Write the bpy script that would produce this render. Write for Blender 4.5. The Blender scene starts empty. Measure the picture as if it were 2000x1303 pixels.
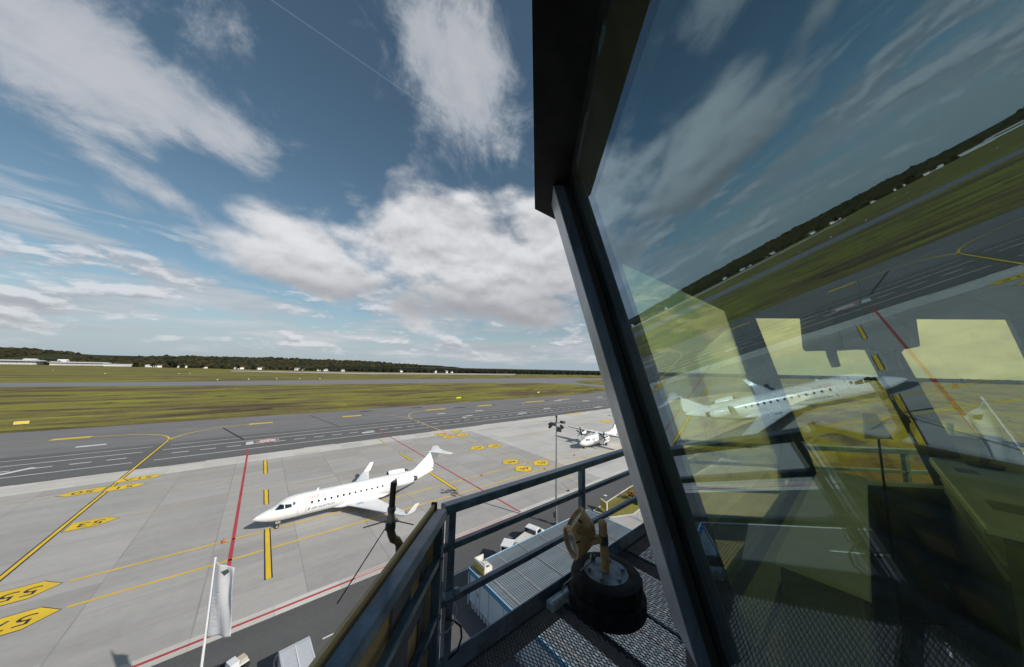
import bpy, bmesh, math, random
import numpy as np
from mathutils import Vector, Matrix

random.seed(7)
C = bpy.context.scene.collection
SC = bpy.context.scene
R = math.radians
H = 21.169                     # camera height above the apron; world X runs along the apron, Y across it

# ------------------------------------------------------------------ camera
cam_d = bpy.data.cameras.new('camera')
cam_d.sensor_width = 36.0
cam_d.sensor_fit = 'HORIZONTAL'
cam_d.lens = 10.34
cam_d.clip_start = 0.02
cam_d.clip_end = 20000
cam = bpy.data.objects.new('camera', cam_d)
C.objects.link(cam)
_r, _u, _f = Vector((0.764, -0.645, 0.0204)), Vector((-0.0908, -0.0767, 0.9929)), Vector((0.6388, 0.7604, 0.1177))
_f.normalize(); _r = (_r - _f * _r.dot(_f)).normalized(); _u = _r.cross(_f)
cam.matrix_world = Matrix(((_r.x, _u.x, -_f.x, 0), (_r.y, _u.y, -_f.y, 0), (_r.z, _u.z, -_f.z, H), (0, 0, 0, 1)))
SC.camera = cam

# ------------------------------------------------------------------ exposure
SC.view_settings.view_transform = 'Standard'
SC.view_settings.look = 'None'
SC.view_settings.gamma = 1.0
SC.view_settings.exposure = 0.14
SC.cycles.max_bounces = 8
SC.cycles.transparent_max_bounces = 24
SC.cycles.glossy_bounces = 5
SC.cycles.sample_clamp_indirect = 6.0

# ------------------------------------------------------------------ sun and sky
SUN_DIR = Vector((0.33, -0.94, 0.0)).normalized()
SUN_EL = R(34.5)
SUN_VEC = Vector((SUN_DIR.x * math.cos(SUN_EL), SUN_DIR.y * math.cos(SUN_EL), math.sin(SUN_EL)))
sd = bpy.data.lights.new('sun', 'SUN')
sd.energy = 3.9
sd.angle = R(0.53)
sd.color = (1.0, 0.955, 0.88)
sun = bpy.data.objects.new('sun', sd)
C.objects.link(sun)
sun.rotation_euler = (-SUN_VEC).to_track_quat('-Z', 'Y').to_euler()

world = bpy.data.worlds.new('World')
SC.world = world
world.use_nodes = True
WT = world.node_tree
WT.nodes.clear()
CIR = [[[-0.2674, 0.8235, 0.5004], [4.4052, 1.9794, -0.9032], [-4.6427, 5.2543, -11.1285], 0.8], [[-0.1156, 0.8663, 0.4859], [7.5864, 2.0815, -1.9055], [-5.882, 7.6581, -15.0531], 0.72], [[-0.3179, 0.7826, 0.5352], [10.6521, 5.1711, -1.2339], [-6.5931, 9.3754, -17.6269], 0.4], [[0.3076, 0.609, 0.7311], [3.5734, 1.1396, -2.4531], [-3.5997, 5.2083, -2.8241], 0.62], [[0.1531, 0.642, 0.7513], [7.1353, 1.0277, -2.3318], [-4.2935, 10.8188, -8.3699], 0.35], [[-0.1837, 0.9203, 0.3455], [5.1289, 1.9301, -2.4138], [-17.382, 7.9962, -30.54], 0.5], [[-0.2344, 0.9218, 0.3089], [16.275, 4.8256, -2.0518], [-7.4428, 10.0062, -35.5035], 0.42], [[-0.0726, 0.9333, 0.3516], [11.5435, 3.0337, -5.6681], [-19.8733, 11.4025, -34.3708], 0.35], [[0.0958, 0.8614, 0.4987], [5.0541, 0.715, -2.2058], [-7.5154, 9.098, -14.2706], 0.18]]
CUM = [[[0.4, 0.8397, 0.3672], [2.0676, -0.898, -0.1987], [0.4595, 2.3663, -5.912], 0.75], [[0.0729, 0.9397, 0.3342], [4.9648, 0.1903, -1.6183], [-3.9679, 4.4511, -11.6498], 0.6], [[0.5276, 0.8186, 0.2269], [1.7317, -1.047, -0.2491], [0.1595, 2.4838, -9.3316], 0.68], [[0.223, 0.9438, 0.244], [2.441, -0.4849, -0.3555], [-0.9283, 2.8845, -10.3094], 0.62], [[0.6928, 0.6031, 0.3954], [1.8743, 0.5476, -4.1193], [-3.2115, 4.2743, -0.893], 0.7], [[0.3311, 0.8143, 0.4768], [5.3957, -2.3065, 0.1925], [3.6082, 7.205, -14.8116], 0.5], [[0.9896, -0.1093, 0.0939], [-0.6349, -5.7969, -0.0564], [1.214, -0.0085, -12.8063], 0.8], [[0.9785, 0.1689, 0.1186], [1.2352, -6.8032, -0.5027], [1.1122, 0.9836, -10.5779], 0.7]]
LOW = [[[-0.2954, 0.9498, 0.1033], [6.8655, 2.0313, 0.9546], [3.9047, 5.5538, -39.8988], 0.5], [[-0.1745, 0.9671, 0.1851], [3.7823, 0.8948, -1.1104], [-11.522, 4.7061, -35.4536], 0.42], [[-0.0461, 0.9877, 0.1494], [4.921, 0.2474, -0.1163], [-1.5971, 7.6732, -51.239], 0.45], [[0.5882, 0.8064, 0.0615], [2.8654, -2.0872, -0.036], [1.1586, 2.3025, -41.2384], 0.5], [[0.4239, 0.8978, 0.1195], [3.7311, -1.751, -0.0797], [1.6535, 5.7607, -49.1244], 0.35], [[-0.2966, 0.9533, 0.0575], [4.732, 1.4534, 0.3106], [4.5417, 7.7776, -105.5895], 0.3], [[0.0873, 0.9924, 0.087], [2.1359, -0.1961, 0.0926], [3.9504, 6.4444, -77.4417], 0.25]]
DARK = [[[0.4909, 0.8526, 0.1793], [1.4098, -0.7819, -0.1414], [0.2082, 3.416, -16.8178], 1.0], [[0.76, 0.6165, 0.206], [3.3173, -3.9091, -0.5403], [0.8917, 2.0658, -9.4714], 0.8], [[0.0306, 0.9783, 0.2049], [5.7696, -0.0085, -0.8222], [-3.8706, 5.8234, -27.2214], 0.5], [[0.4115, 0.9066, 0.0937], [9.1426, -4.1428, -0.0686], [2.4235, 6.5777, -74.278], 0.7], [[-0.1741, 0.9682, 0.1796], [3.1914, 0.7181, -0.778], [-5.9043, 2.93, -21.516], 0.45]]
TRAIL = [[-0.05134, 0.71185, -0.70046],[0.0214, 0.702, 0.7119]]


class NG:
    """tiny wrapper that writes shader maths"""
    def __init__(s, t): s.t = t
    def put(s, inp, v):
        if isinstance(v, bpy.types.NodeSocket): s.t.links.new(v, inp)
        else: inp.default_value = v
    def m(s, op, a, b=0.0, c=0.0, clamp=False):
        n = s.t.nodes.new('ShaderNodeMath'); n.operation = op; n.use_clamp = clamp
        for i, v in enumerate((a, b, c)): s.put(n.inputs[i], v)
        return n.outputs[0]
    def dot(s, a, v):
        n = s.t.nodes.new('ShaderNodeVectorMath'); n.operation = 'DOT_PRODUCT'
        s.put(n.inputs[0], a); s.put(n.inputs[1], v)
        return n.outputs['Value']
    def vec(s, x, y, z):
        n = s.t.nodes.new('ShaderNodeCombineXYZ')
        for i, v in enumerate((x, y, z)): s.put(n.inputs[i], v)
        return n.outputs[0]
    def noise(s, v, scale, detail=5.0, rough=0.55, dist=0.0):
        n = s.t.nodes.new('ShaderNodeTexNoise')
        s.put(n.inputs['Vector'], v); n.inputs['Scale'].default_value = scale
        n.inputs['Detail'].default_value = detail; n.inputs['Roughness'].default_value = rough
        n.inputs['Distortion'].default_value = dist
        return n.outputs['Fac']
    def mix(s, f, a, b):
        n = s.t.nodes.new('ShaderNodeMix'); n.data_type = 'RGBA'
        s.put(n.inputs['Factor'], f); s.put(n.inputs[6], a); s.put(n.inputs[7], b)
        return n.outputs[2]
    def step(s, v, lo, hi, a=0.0, b=1.0):
        n = s.t.nodes.new('ShaderNodeMapRange'); n.interpolation_type = 'SMOOTHSTEP'
        s.put(n.inputs[0], v); n.inputs[1].default_value = lo; n.inputs[2].default_value = hi
        n.inputs[3].default_value = a; n.inputs[4].default_value = b
        return n.outputs[0]


def build_sky():
    g = NG(WT)
    tc = WT.nodes.new('ShaderNodeTexCoord')
    nrm = WT.nodes.new('ShaderNodeVectorMath'); nrm.operation = 'NORMALIZE'
    WT.links.new(tc.outputs['Generated'], nrm.inputs[0])
    D = nrm.outputs[0]
    sky = WT.nodes.new('ShaderNodeTexSky')
    sky.sky_type = 'NISHITA'; sky.sun_disc = False
    sky.sun_elevation = SUN_EL
    sky.sun_rotation = math.atan2(SUN_DIR.x, SUN_DIR.y)
    sky.altitude = 50; sky.air_density = 1.0; sky.dust_density = 1.2; sky.ozone_density = 1.6
    dz = g.dot(D, (0, 0, 1)); dx = g.dot(D, (1, 0, 0)); dy = g.dot(D, (0, 1, 0))
    zz = g.m('ADD', g.m('MAXIMUM', dz, 0.0), 0.09)
    px, py = g.m('DIVIDE', dx, zz), g.m('DIVIDE', dy, zz)
    al = g.m('ADD', g.m('MULTIPLY', px, .85), g.m('MULTIPLY', py, .53))
    ac = g.m('ADD', g.m('MULTIPLY', px, -.53), g.m('MULTIPLY', py, .85))
    streak = g.noise(g.vec(g.m('MULTIPLY', al, .62), ac, 0.0), 1.35, 6.0, .62, .7)
    fine = g.noise(g.vec(g.m('MULTIPLY', al, .75), ac, 3.0), 4.6, 6.0, .64, .8)
    squash = g.vec(dx, dy, g.m('MULTIPLY', dz, 1.7))
    veil = g.noise(D, 4.2, 7.0, .66, .5)
    puff = g.noise(squash, 3.2, 7.0, .52, .12)
    squash2 = g.vec(dx, dy, g.m('MULTIPLY', g.m('ADD', dz, .022), 1.7))
    puff2 = g.noise(squash2, 3.2, 5.0, .52, .12)

    def blobs(lst):
        tot = None
        for c, e1, e2, w in lst:
            dc = g.m('MAXIMUM', g.dot(D, tuple(c)), 0.05)
            u = g.m('DIVIDE', g.dot(D, tuple(e1)), dc); v = g.m('DIVIDE', g.dot(D, tuple(e2)), dc)
            q = g.m('ADD', g.m('MULTIPLY', u, u), g.m('MULTIPLY', v, v))
            k = g.m('MULTIPLY', g.m('EXPONENT', g.m('MULTIPLY', q, -0.9)), w)
            tot = k if tot is None else g.m('MAXIMUM', tot, k)
        return tot
    bc, bu, bl, bd = blobs(CIR), blobs(CUM), blobs(LOW), blobs(DARK)
    base_cov = g.step(dz, 0.0, .35, .10, -.02)          # a little more cloud low in the sky
    # high wispy cloud
    c1 = g.m('ADD', g.m('ADD', g.m('MULTIPLY', bc, 1.45), g.m('MULTIPLY', g.m('SUBTRACT', streak, .5), .8)), g.m('ADD', g.m('MULTIPLY', g.m('SUBTRACT', fine, .5), .5), g.m('MULTIPLY', g.m('SUBTRACT', veil, .5), 2.6)))
    a1 = g.m('MULTIPLY', g.step(c1, .14, .88), .76)
    # heaped cloud
    c2 = g.m('ADD', g.m('MULTIPLY', bu, 1.35), g.m('MULTIPLY', g.m('SUBTRACT', puff, .5), 1.9))
    a2 = g.m('MULTIPLY', g.step(c2, .36, .74), .96)
    c2b = g.m('ADD', g.m('MULTIPLY', bu, 1.35), g.m('MULTIPLY', g.m('SUBTRACT', puff2, .5), 1.9))
    lit = g.step(g.m('SUBTRACT', c2, c2b), -.34, .20)
    thick = g.step(c2, .35, 1.1)
    # low layers
    lowv = g.vec(g.m('MULTIPLY', dx, 1.0), g.m('MULTIPLY', dy, 1.0), g.m('MULTIPLY', dz, 7.0))
    lown = g.noise(lowv, 4.2, 8.0, .6, .2)
    c3 = g.m('ADD', g.m('ADD', g.m('MULTIPLY', bl, 1.25), base_cov), g.m('MULTIPLY', g.m('SUBTRACT', lown, .5), 2.5))
    fade3 = g.step(dz, .22, .42, 1.0, 0.0)
    a3 = g.m('MULTIPLY', g.m('MULTIPLY', g.step(c3, .04, .62), .72), fade3)
    # small heaps low over the horizon
    small = g.noise(g.vec(dx, dy, g.m('MULTIPLY', dz, 3.2)), 9.0, 8.0, .58, .15)
    small2 = g.noise(g.vec(dx, dy, g.m('MULTIPLY', g.m('ADD', dz, .012), 3.2)), 9.0, 6.0, .58, .15)
    patchy = g.noise(g.vec(dx, dy, g.m('MULTIPLY', dz, 2.0)), 2.6, 3.0, .5)
    band = g.m('MULTIPLY', g.step(dz, .015, .06), g.step(dz, .18, .34, 1.0, 0.0))
    c4 = g.m('ADD', small, g.m('MULTIPLY', g.m('SUBTRACT', patchy, .5), .55))
    a4 = g.m('MULTIPLY', g.m('MULTIPLY', g.step(c4, .50, .64), .78), band)
    heap4 = g.mix(g.step(g.m('SUBTRACT', small, small2), -.10, .09), (.36, .375, .41, 1), (.66, .675, .70, 1))
    # a thin vapour trail
    tm = g.m('ABSOLUTE', g.dot(D, tuple(TRAIL[0])))
    tr = g.m('MULTIPLY', g.m('EXPONENT', g.m('MULTIPLY', g.m('MULTIPLY', tm, tm), -1300000.0)),
             g.step(g.dot(D, tuple(TRAIL[1])), .93, .97, 0.0, .13))
    hsv = WT.nodes.new('ShaderNodeHueSaturation')
    WT.links.new(sky.outputs[0], hsv.inputs['Color'])
    hsv.inputs['Hue'].default_value = 0.483; hsv.inputs['Saturation'].default_value = 1.0; hsv.inputs['Value'].default_value = 1.0
    vg = WT.nodes.new('ShaderNodeVectorMath'); vg.operation = 'SCALE'; WT.links.new(hsv.outputs[0], vg.inputs[0]); WT.links.new(g.step(dz, .12, .80, 1.0, .92), vg.inputs['Scale'])
    bg = WT.nodes.new('ShaderNodeBackground'); WT.links.new(vg.outputs[0], bg.inputs[0]); bg.inputs[1].default_value = SKY_STRENGTH
    wisp = g.mix(g.step(g.m('ADD', c1, g.m('MULTIPLY', g.m('SUBTRACT', fine, .5), 1.6)), .1, 1.5), (.35, .40, .46, 1), (.56, .565, .585, 1))
    heap = g.mix(lit, (.37, .375, .40, 1), (.70, .71, .73, 1))
    heap = g.mix(g.m('MULTIPLY', bd, g.step(c2, .3, .8, .3, .80)), heap, (.25, .255, .28, 1))
    lowc = g.mix(g.step(lown, .35, .7), (.36, .385, .42, 1), (.56, .58, .61, 1))
    lowc = g.mix(g.m('MULTIPLY', bd, .7), lowc, (.31, .32, .35, 1))
    col = g.mix(a1, (0, 0, 0, 1), wisp)
    e1 = WT.nodes.new('ShaderNodeBackground'); WT.links.new(wisp, e1.inputs[0])
    e2 = WT.nodes.new('ShaderNodeBackground'); WT.links.new(heap, e2.inputs[0])
    e3 = WT.nodes.new('ShaderNodeBackground'); WT.links.new(lowc, e3.inputs[0])
    e5 = WT.nodes.new('ShaderNodeBackground'); WT.links.new(heap4, e5.inputs[0])
    e6 = WT.nodes.new('ShaderNodeBackground'); e6.inputs[0].default_value = (.37, .46, .53, 1)
    e4 = WT.nodes.new('ShaderNodeBackground'); e4.inputs[0].default_value = (.6, .66, .72, 1)
    cur = bg.outputs[0]
    for a, e in ((g.step(dz, -.02, .20, .85, 0.0), e6), (tr, e4), (a1, e1), (a3, e3), (a4, e5), (a2, e2)):
        mx = WT.nodes.new('ShaderNodeMixShader')
        WT.links.new(a, mx.inputs[0]); WT.links.new(cur, mx.inputs[1]); WT.links.new(e.outputs[0], mx.inputs[2])
        cur = mx.outputs[0]
    out = WT.nodes.new('ShaderNodeOutputWorld')
    WT.links.new(cur, out.inputs[0])


SKY_STRENGTH = 0.080
build_sky()
world.cycles.sampling_method = 'MANUAL'
world.cycles.sample_map_resolution = 1024

# ------------------------------------------------------------------ materials
def mat(name, col, rough=.6, metal=0.0, var=.12, scale=3.0, bump=0.0, spec=.5, col2=None, coat=0.0, stretch=None, detail=5.0):
    m = bpy.data.materials.new(name); m.use_nodes = True
    t = m.node_tree; b = t.nodes['Principled BSDF']; g = NG(t)
    tc = t.nodes.new('ShaderNodeTexCoord'); v = tc.outputs['Object']
    if stretch:
        mp = t.nodes.new('ShaderNodeMapping'); mp.inputs['Scale'].default_value = stretch
        t.links.new(v, mp.inputs[0]); v = mp.outputs[0]
    n = g.noise(v, scale, detail, .6)
    c1 = tuple(max(0, x * (1 - var)) for x in col) + (1,)
    c2 = (tuple(col2) if col2 else tuple(min(1, x * (1 + var)) for x in col)) + (1,)
    t.links.new(g.mix(g.step(n, .3, .7), c1, c2), b.inputs['Base Color'])
    b.inputs['Roughness'].default_value = rough; b.inputs['Metallic'].default_value = metal
    b.inputs['Specular IOR Level'].default_value = spec
    if coat: b.inputs['Coat Weight'].default_value = coat
    if bump:
        bn = t.nodes.new('ShaderNodeBump'); bn.inputs['Strength'].default_value = bump; bn.inputs['Distance'].default_value = .02
        t.links.new(n, bn.inputs['Height']); t.links.new(bn.outputs[0], b.inputs['Normal'])
    return m


def mat_asphalt(name, col, patch=.12, tracks=0.0):
    m = bpy.data.materials.new(name); m.use_nodes = True
    t = m.node_tree; b = t.nodes['Principled BSDF']; g = NG(t)
    tc = t.nodes.new('ShaderNodeTexCoord'); v = tc.outputs['Object']
    mp = t.nodes.new('ShaderNodeMapping'); mp.inputs['Scale'].default_value = (.18, 1, 1); t.links.new(v, mp.inputs[0])
    n1 = g.noise(v, .05, 5, .6); n2 = g.noise(v, 2.2, 4, .7); n3 = g.noise(mp.outputs[0], .25, 5, .6)
    f = g.m('ADD', g.m('ADD', g.m('MULTIPLY', g.m('SUBTRACT', n1, .5), patch * 3), g.m('MULTIPLY', g.m('SUBTRACT', n2, .5), .5)), g.m('MULTIPLY', g.m('SUBTRACT', n3, .5), patch * 4 + tracks))
    f = g.m('ADD', f, .5, clamp=True)
    lo = tuple(x * .62 for x in col) + (1,); hi = tuple(x * 1.38 for x in col) + (1,)
    t.links.new(g.mix(f, lo, hi), b.inputs['Base Color'])
    b.inputs['Roughness'].default_value = .9; b.inputs['Specular IOR Level'].default_value = .25
    return m


def mat_concrete(name, col, slab=7.5, joint=.55):
    m = bpy.data.materials.new(name); m.use_nodes = True
    t = m.node_tree; b = t.nodes['Principled BSDF']; g = NG(t)
    tc = t.nodes.new('ShaderNodeTexCoord'); v = tc.outputs['Object']
    n1 = g.noise(v, .09, 6, .6); n2 = g.noise(v, 1.1, 5, .65); n3 = g.noise(v, .6, 6, .7, 1.2)
    mp = t.nodes.new('ShaderNodeMapping'); mp.inputs['Scale'].default_value = (.12, 1, 1); t.links.new(v, mp.inputs[0])
    n4 = g.noise(mp.outputs[0], .5, 6, .65)
    sx = t.nodes.new('ShaderNodeSeparateXYZ'); t.links.new(v, sx.inputs[0])
    warp = g.m('MULTIPLY', g.m('SUBTRACT', n2, .5), .05)

    def joints(o, off, size, w):
        q = g.m('ADD', g.m('DIVIDE', g.m('ADD', g.m('ADD', o, off), warp), size), 100.0)
        fr = g.m('ABSOLUTE', g.m('SUBTRACT', g.m('FRACT', q), .5))
        return g.step(fr, .5 - w / size, .5 - .3 * w / size), g.m('FLOOR', q)
    jx, ix = joints(sx.outputs[0], 2.3, slab, .085)
    jy, iy = joints(sx.outputs[1], 1.0, slab * .66, .07)
    wn = t.nodes.new('ShaderNodeTexWhiteNoise'); wn.noise_dimensions = '2D'
    t.links.new(g.vec(ix, iy, 0.0), wn.inputs['Vector'])
    slabv = g.m('MULTIPLY', g.m('SUBTRACT', wn.outputs['Value'], .5), .32)
    jj = g.m('MULTIPLY', g.m('MAXIMUM', jx, g.m('MULTIPLY', jy, .6)), g.m('MULTIPLY', g.step(n1, .35, .6, .35, 1.0), joint))
    f = g.m('ADD', g.m('ADD', g.m('MULTIPLY', g.m('SUBTRACT', n1, .5), .7), g.m('MULTIPLY', g.m('SUBTRACT', n2, .5), .45)), g.m('MULTIPLY', g.m('SUBTRACT', n4, .5), .75))
    f = g.m('ADD', g.m('ADD', f, slabv), .5, clamp=True)
    lo = tuple(x * .72 for x in col) + (1,); hi = tuple(x * 1.22 for x in col) + (1,)
    c = g.mix(f, lo, hi)
    stain = g.m('MULTIPLY', g.step(n3, .62, .78), .34)
    mp2 = t.nodes.new('ShaderNodeMapping'); mp2.inputs['Scale'].default_value = (.035, 1.6, 1); mp2.inputs['Rotation'].default_value = (0, 0, R(4)); t.links.new(v, mp2.inputs[0])
    n5 = g.noise(mp2.outputs[0], .55, 6, .7, .4); rub = g.m('MULTIPLY', g.m('MULTIPLY', g.step(n5, .60, .74), g.step(n1, .42, .62)), .30)
    stain = g.m('MAXIMUM', stain, rub)
    c = g.mix(stain, c, tuple(x * .5 for x in col) + (1,))
    c = g.mix(jj, c, tuple(x * .42 for x in col) + (1,))
    n6 = g.noise(v, .42, 3, .5, 2.0); crack = g.m('MULTIPLY', g.step(g.m('ABSOLUTE', g.m('SUBTRACT', n6, .5)), .0035, .0015), g.m('MULTIPLY', g.step(n1, .5, .6), .30))
    c = g.mix(crack, c, tuple(x * .5 for x in col) + (1,))
    t.links.new(c, b.inputs['Base Color'])
    b.inputs['Roughness'].default_value = .88; b.inputs['Specular IOR Level'].default_value = .3
    return m


def mat_grass(name):
    m = bpy.data.materials.new(name); m.use_nodes = True
    t = m.node_tree; b = t.nodes['Principled BSDF']; g = NG(t)
    tc = t.nodes.new('ShaderNodeTexCoord'); v = tc.outputs['Object']
    mp = t.nodes.new('ShaderNodeMapping'); mp.inputs['Scale'].default_value = (.3, 1, 1); mp.inputs['Rotation'].default_value = (0, 0, R(18)); t.links.new(v, mp.inputs[0])
    w = mp.outputs[0]
    n1 = g.noise(w, .028, 7, .62, .4); n2 = g.noise(w, .075, 9, .74, .8); n3 = g.noise(v, .35, 8, .75)
    f = g.m('ADD', g.m('MULTIPLY', n1, .55), g.m('MULTIPLY', n2, .45))
    c = g.mix(g.step(f, .42, .56), (.125, .095, .055, 1), (.215, .208, .043, 1))
    c = g.mix(g.step(n2, .56, .72), c, (.40, .385, .07, 1))
    c = g.mix(g.step(n2, .47, .36), c, (.062, .050, .032, 1))
    c = g.mix(g.m('MULTIPLY', g.step(n3, .5, .7), .55), c, (.085, .082, .026, 1))
    c = g.mix(g.m('MULTIPLY', g.step(n3, .45, .3), .4), c, (.42, .39, .11, 1))
    t.links.new(c, b.inputs['Base Color'])
    b.inputs['Roughness'].default_value = 1.0; b.inputs['Specular IOR Level'].default_value = .1
    return m


def mat_foliage(name, col, var=.5, scale=.35):
    m = bpy.data.materials.new(name); m.use_nodes = True
    t = m.node_tree; b = t.nodes['Principled BSDF']; g = NG(t)
    tc = t.nodes.new('ShaderNodeTexCoord')
    n = g.noise(tc.outputs['Object'], scale, 6, .7)
    n0 = g.noise(tc.outputs['Object'], scale * .06, 4, .6)
    c = g.mix(g.step(n, .32, .68), tuple(x * (1 - var) for x in col) + (1,), tuple(x * (1 + var) for x in col) + (1,))
    c = g.mix(g.step(n0, .55, .75), c, (col[0] * 1.9, col[1] * 1.25, col[2] * 1.3, 1))
    t.links.new(c, b.inputs['Base Color'])
    b.inputs['Roughness'].default_value = .95; b.inputs['Specular IOR Level'].default_value = .1
    return m


def mat_paint(name, col, wear=.35, scale=1.6, rough=.7):
    m = bpy.data.materials.new(name); m.use_nodes = True
    t = m.node_tree; b = t.nodes['Principled BSDF']; g = NG(t)
    tc = t.nodes.new('ShaderNodeTexCoord'); v = tc.outputs['Object']
    n = g.noise(v, scale, 7, .75); n2 = g.noise(v, scale * .15, 3, .5)
    c = g.mix(g.step(n2, .35, .65), tuple(x * .86 for x in col) + (1,), col + (1,))
    c = g.mix(g.m('MULTIPLY', g.step(n, .56, .74), wear), c, (.24, .235, .22, 1))
    t.links.new(c, b.inputs['Base Color'])
    b.inputs['Roughness'].default_value = rough
    return m


def mat_glass(name, tint, r0, sheen, dust=.02):
    """thin coated pane: tinted see-through, mirror reflection that grows at a slant, a film of dust and rain marks"""
    m = bpy.data.materials.new(name); m.use_nodes = True
    t = m.node_tree; t.nodes.clear(); g = NG(t)
    lw = t.nodes.new('ShaderNodeLayerWeight'); lw.inputs['Blend'].default_value = .5
    f = g.m('ADD', g.m('MULTIPLY', g.m('POWER', lw.outputs['Facing'], 4.5), .95 - r0), r0)
    tr = t.nodes.new('ShaderNodeBsdfTransparent'); tr.inputs[0].default_value = tint + (1,)
    gl = t.nodes.new('ShaderNodeBsdfGlossy'); gl.inputs['Roughness'].default_value = 0.0; gl.inputs['Color'].default_value = sheen + (1,)
    mx = t.nodes.new('ShaderNodeMixShader'); t.links.new(f, mx.inputs[0]); t.links.new(tr.outputs[0], mx.inputs[1]); t.links.new(gl.outputs[0], mx.inputs[2])
    tc = t.nodes.new('ShaderNodeTexCoord'); v = tc.outputs['Object']
    mp = t.nodes.new('ShaderNodeMapping'); mp.inputs['Scale'].default_value = (5, 5, .7); t.links.new(v, mp.inputs[0])
    n1 = g.noise(mp.outputs[0], 5, 6, .7); n2 = g.noise(v, 2.2, 4, .6); n3 = g.noise(v, 90, 2, .5)
    d = g.m('MULTIPLY', g.m('ADD', g.m('ADD', g.m('MULTIPLY', g.step(n1, .45, .75), .7), g.m('MULTIPLY', g.step(n2, .35, .7), .5)), g.m('MULTIPLY', g.step(n3, .68, .74), 1.2)), dust)
    df = t.nodes.new('ShaderNodeBsdfDiffuse'); df.inputs[0].default_value = (.5, .5, .46, 1)
    m2 = t.nodes.new('ShaderNodeMixShader'); t.links.new(d, m2.inputs[0]); t.links.new(mx.outputs[0], m2.inputs[1]); t.links.new(df.outputs[0], m2.inputs[2])
    o = t.nodes.new('ShaderNodeOutputMaterial'); t.links.new(m2.outputs[0], o.inputs[0])
    return m


# ------------------------------------------------------------------ mesh helpers
SPLIT = {'bearer', 'base_block', 'panel_joint', 'leg', 'clip', 'bumper', 'window', 'guard_panel', 'fitting', 'roof_rib', 'roof_joint', 'roof_vent', 'cable_flap', 'flap_fairing', 'probe', 'blade_aerial', 'rim_clip',
         'kick_plate', 'edge_beam', 'cart_post', 'chock', 'side_panel', 'lettering_piece', 'trim_line', 'bolt'}
PIECES = {}


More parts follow.
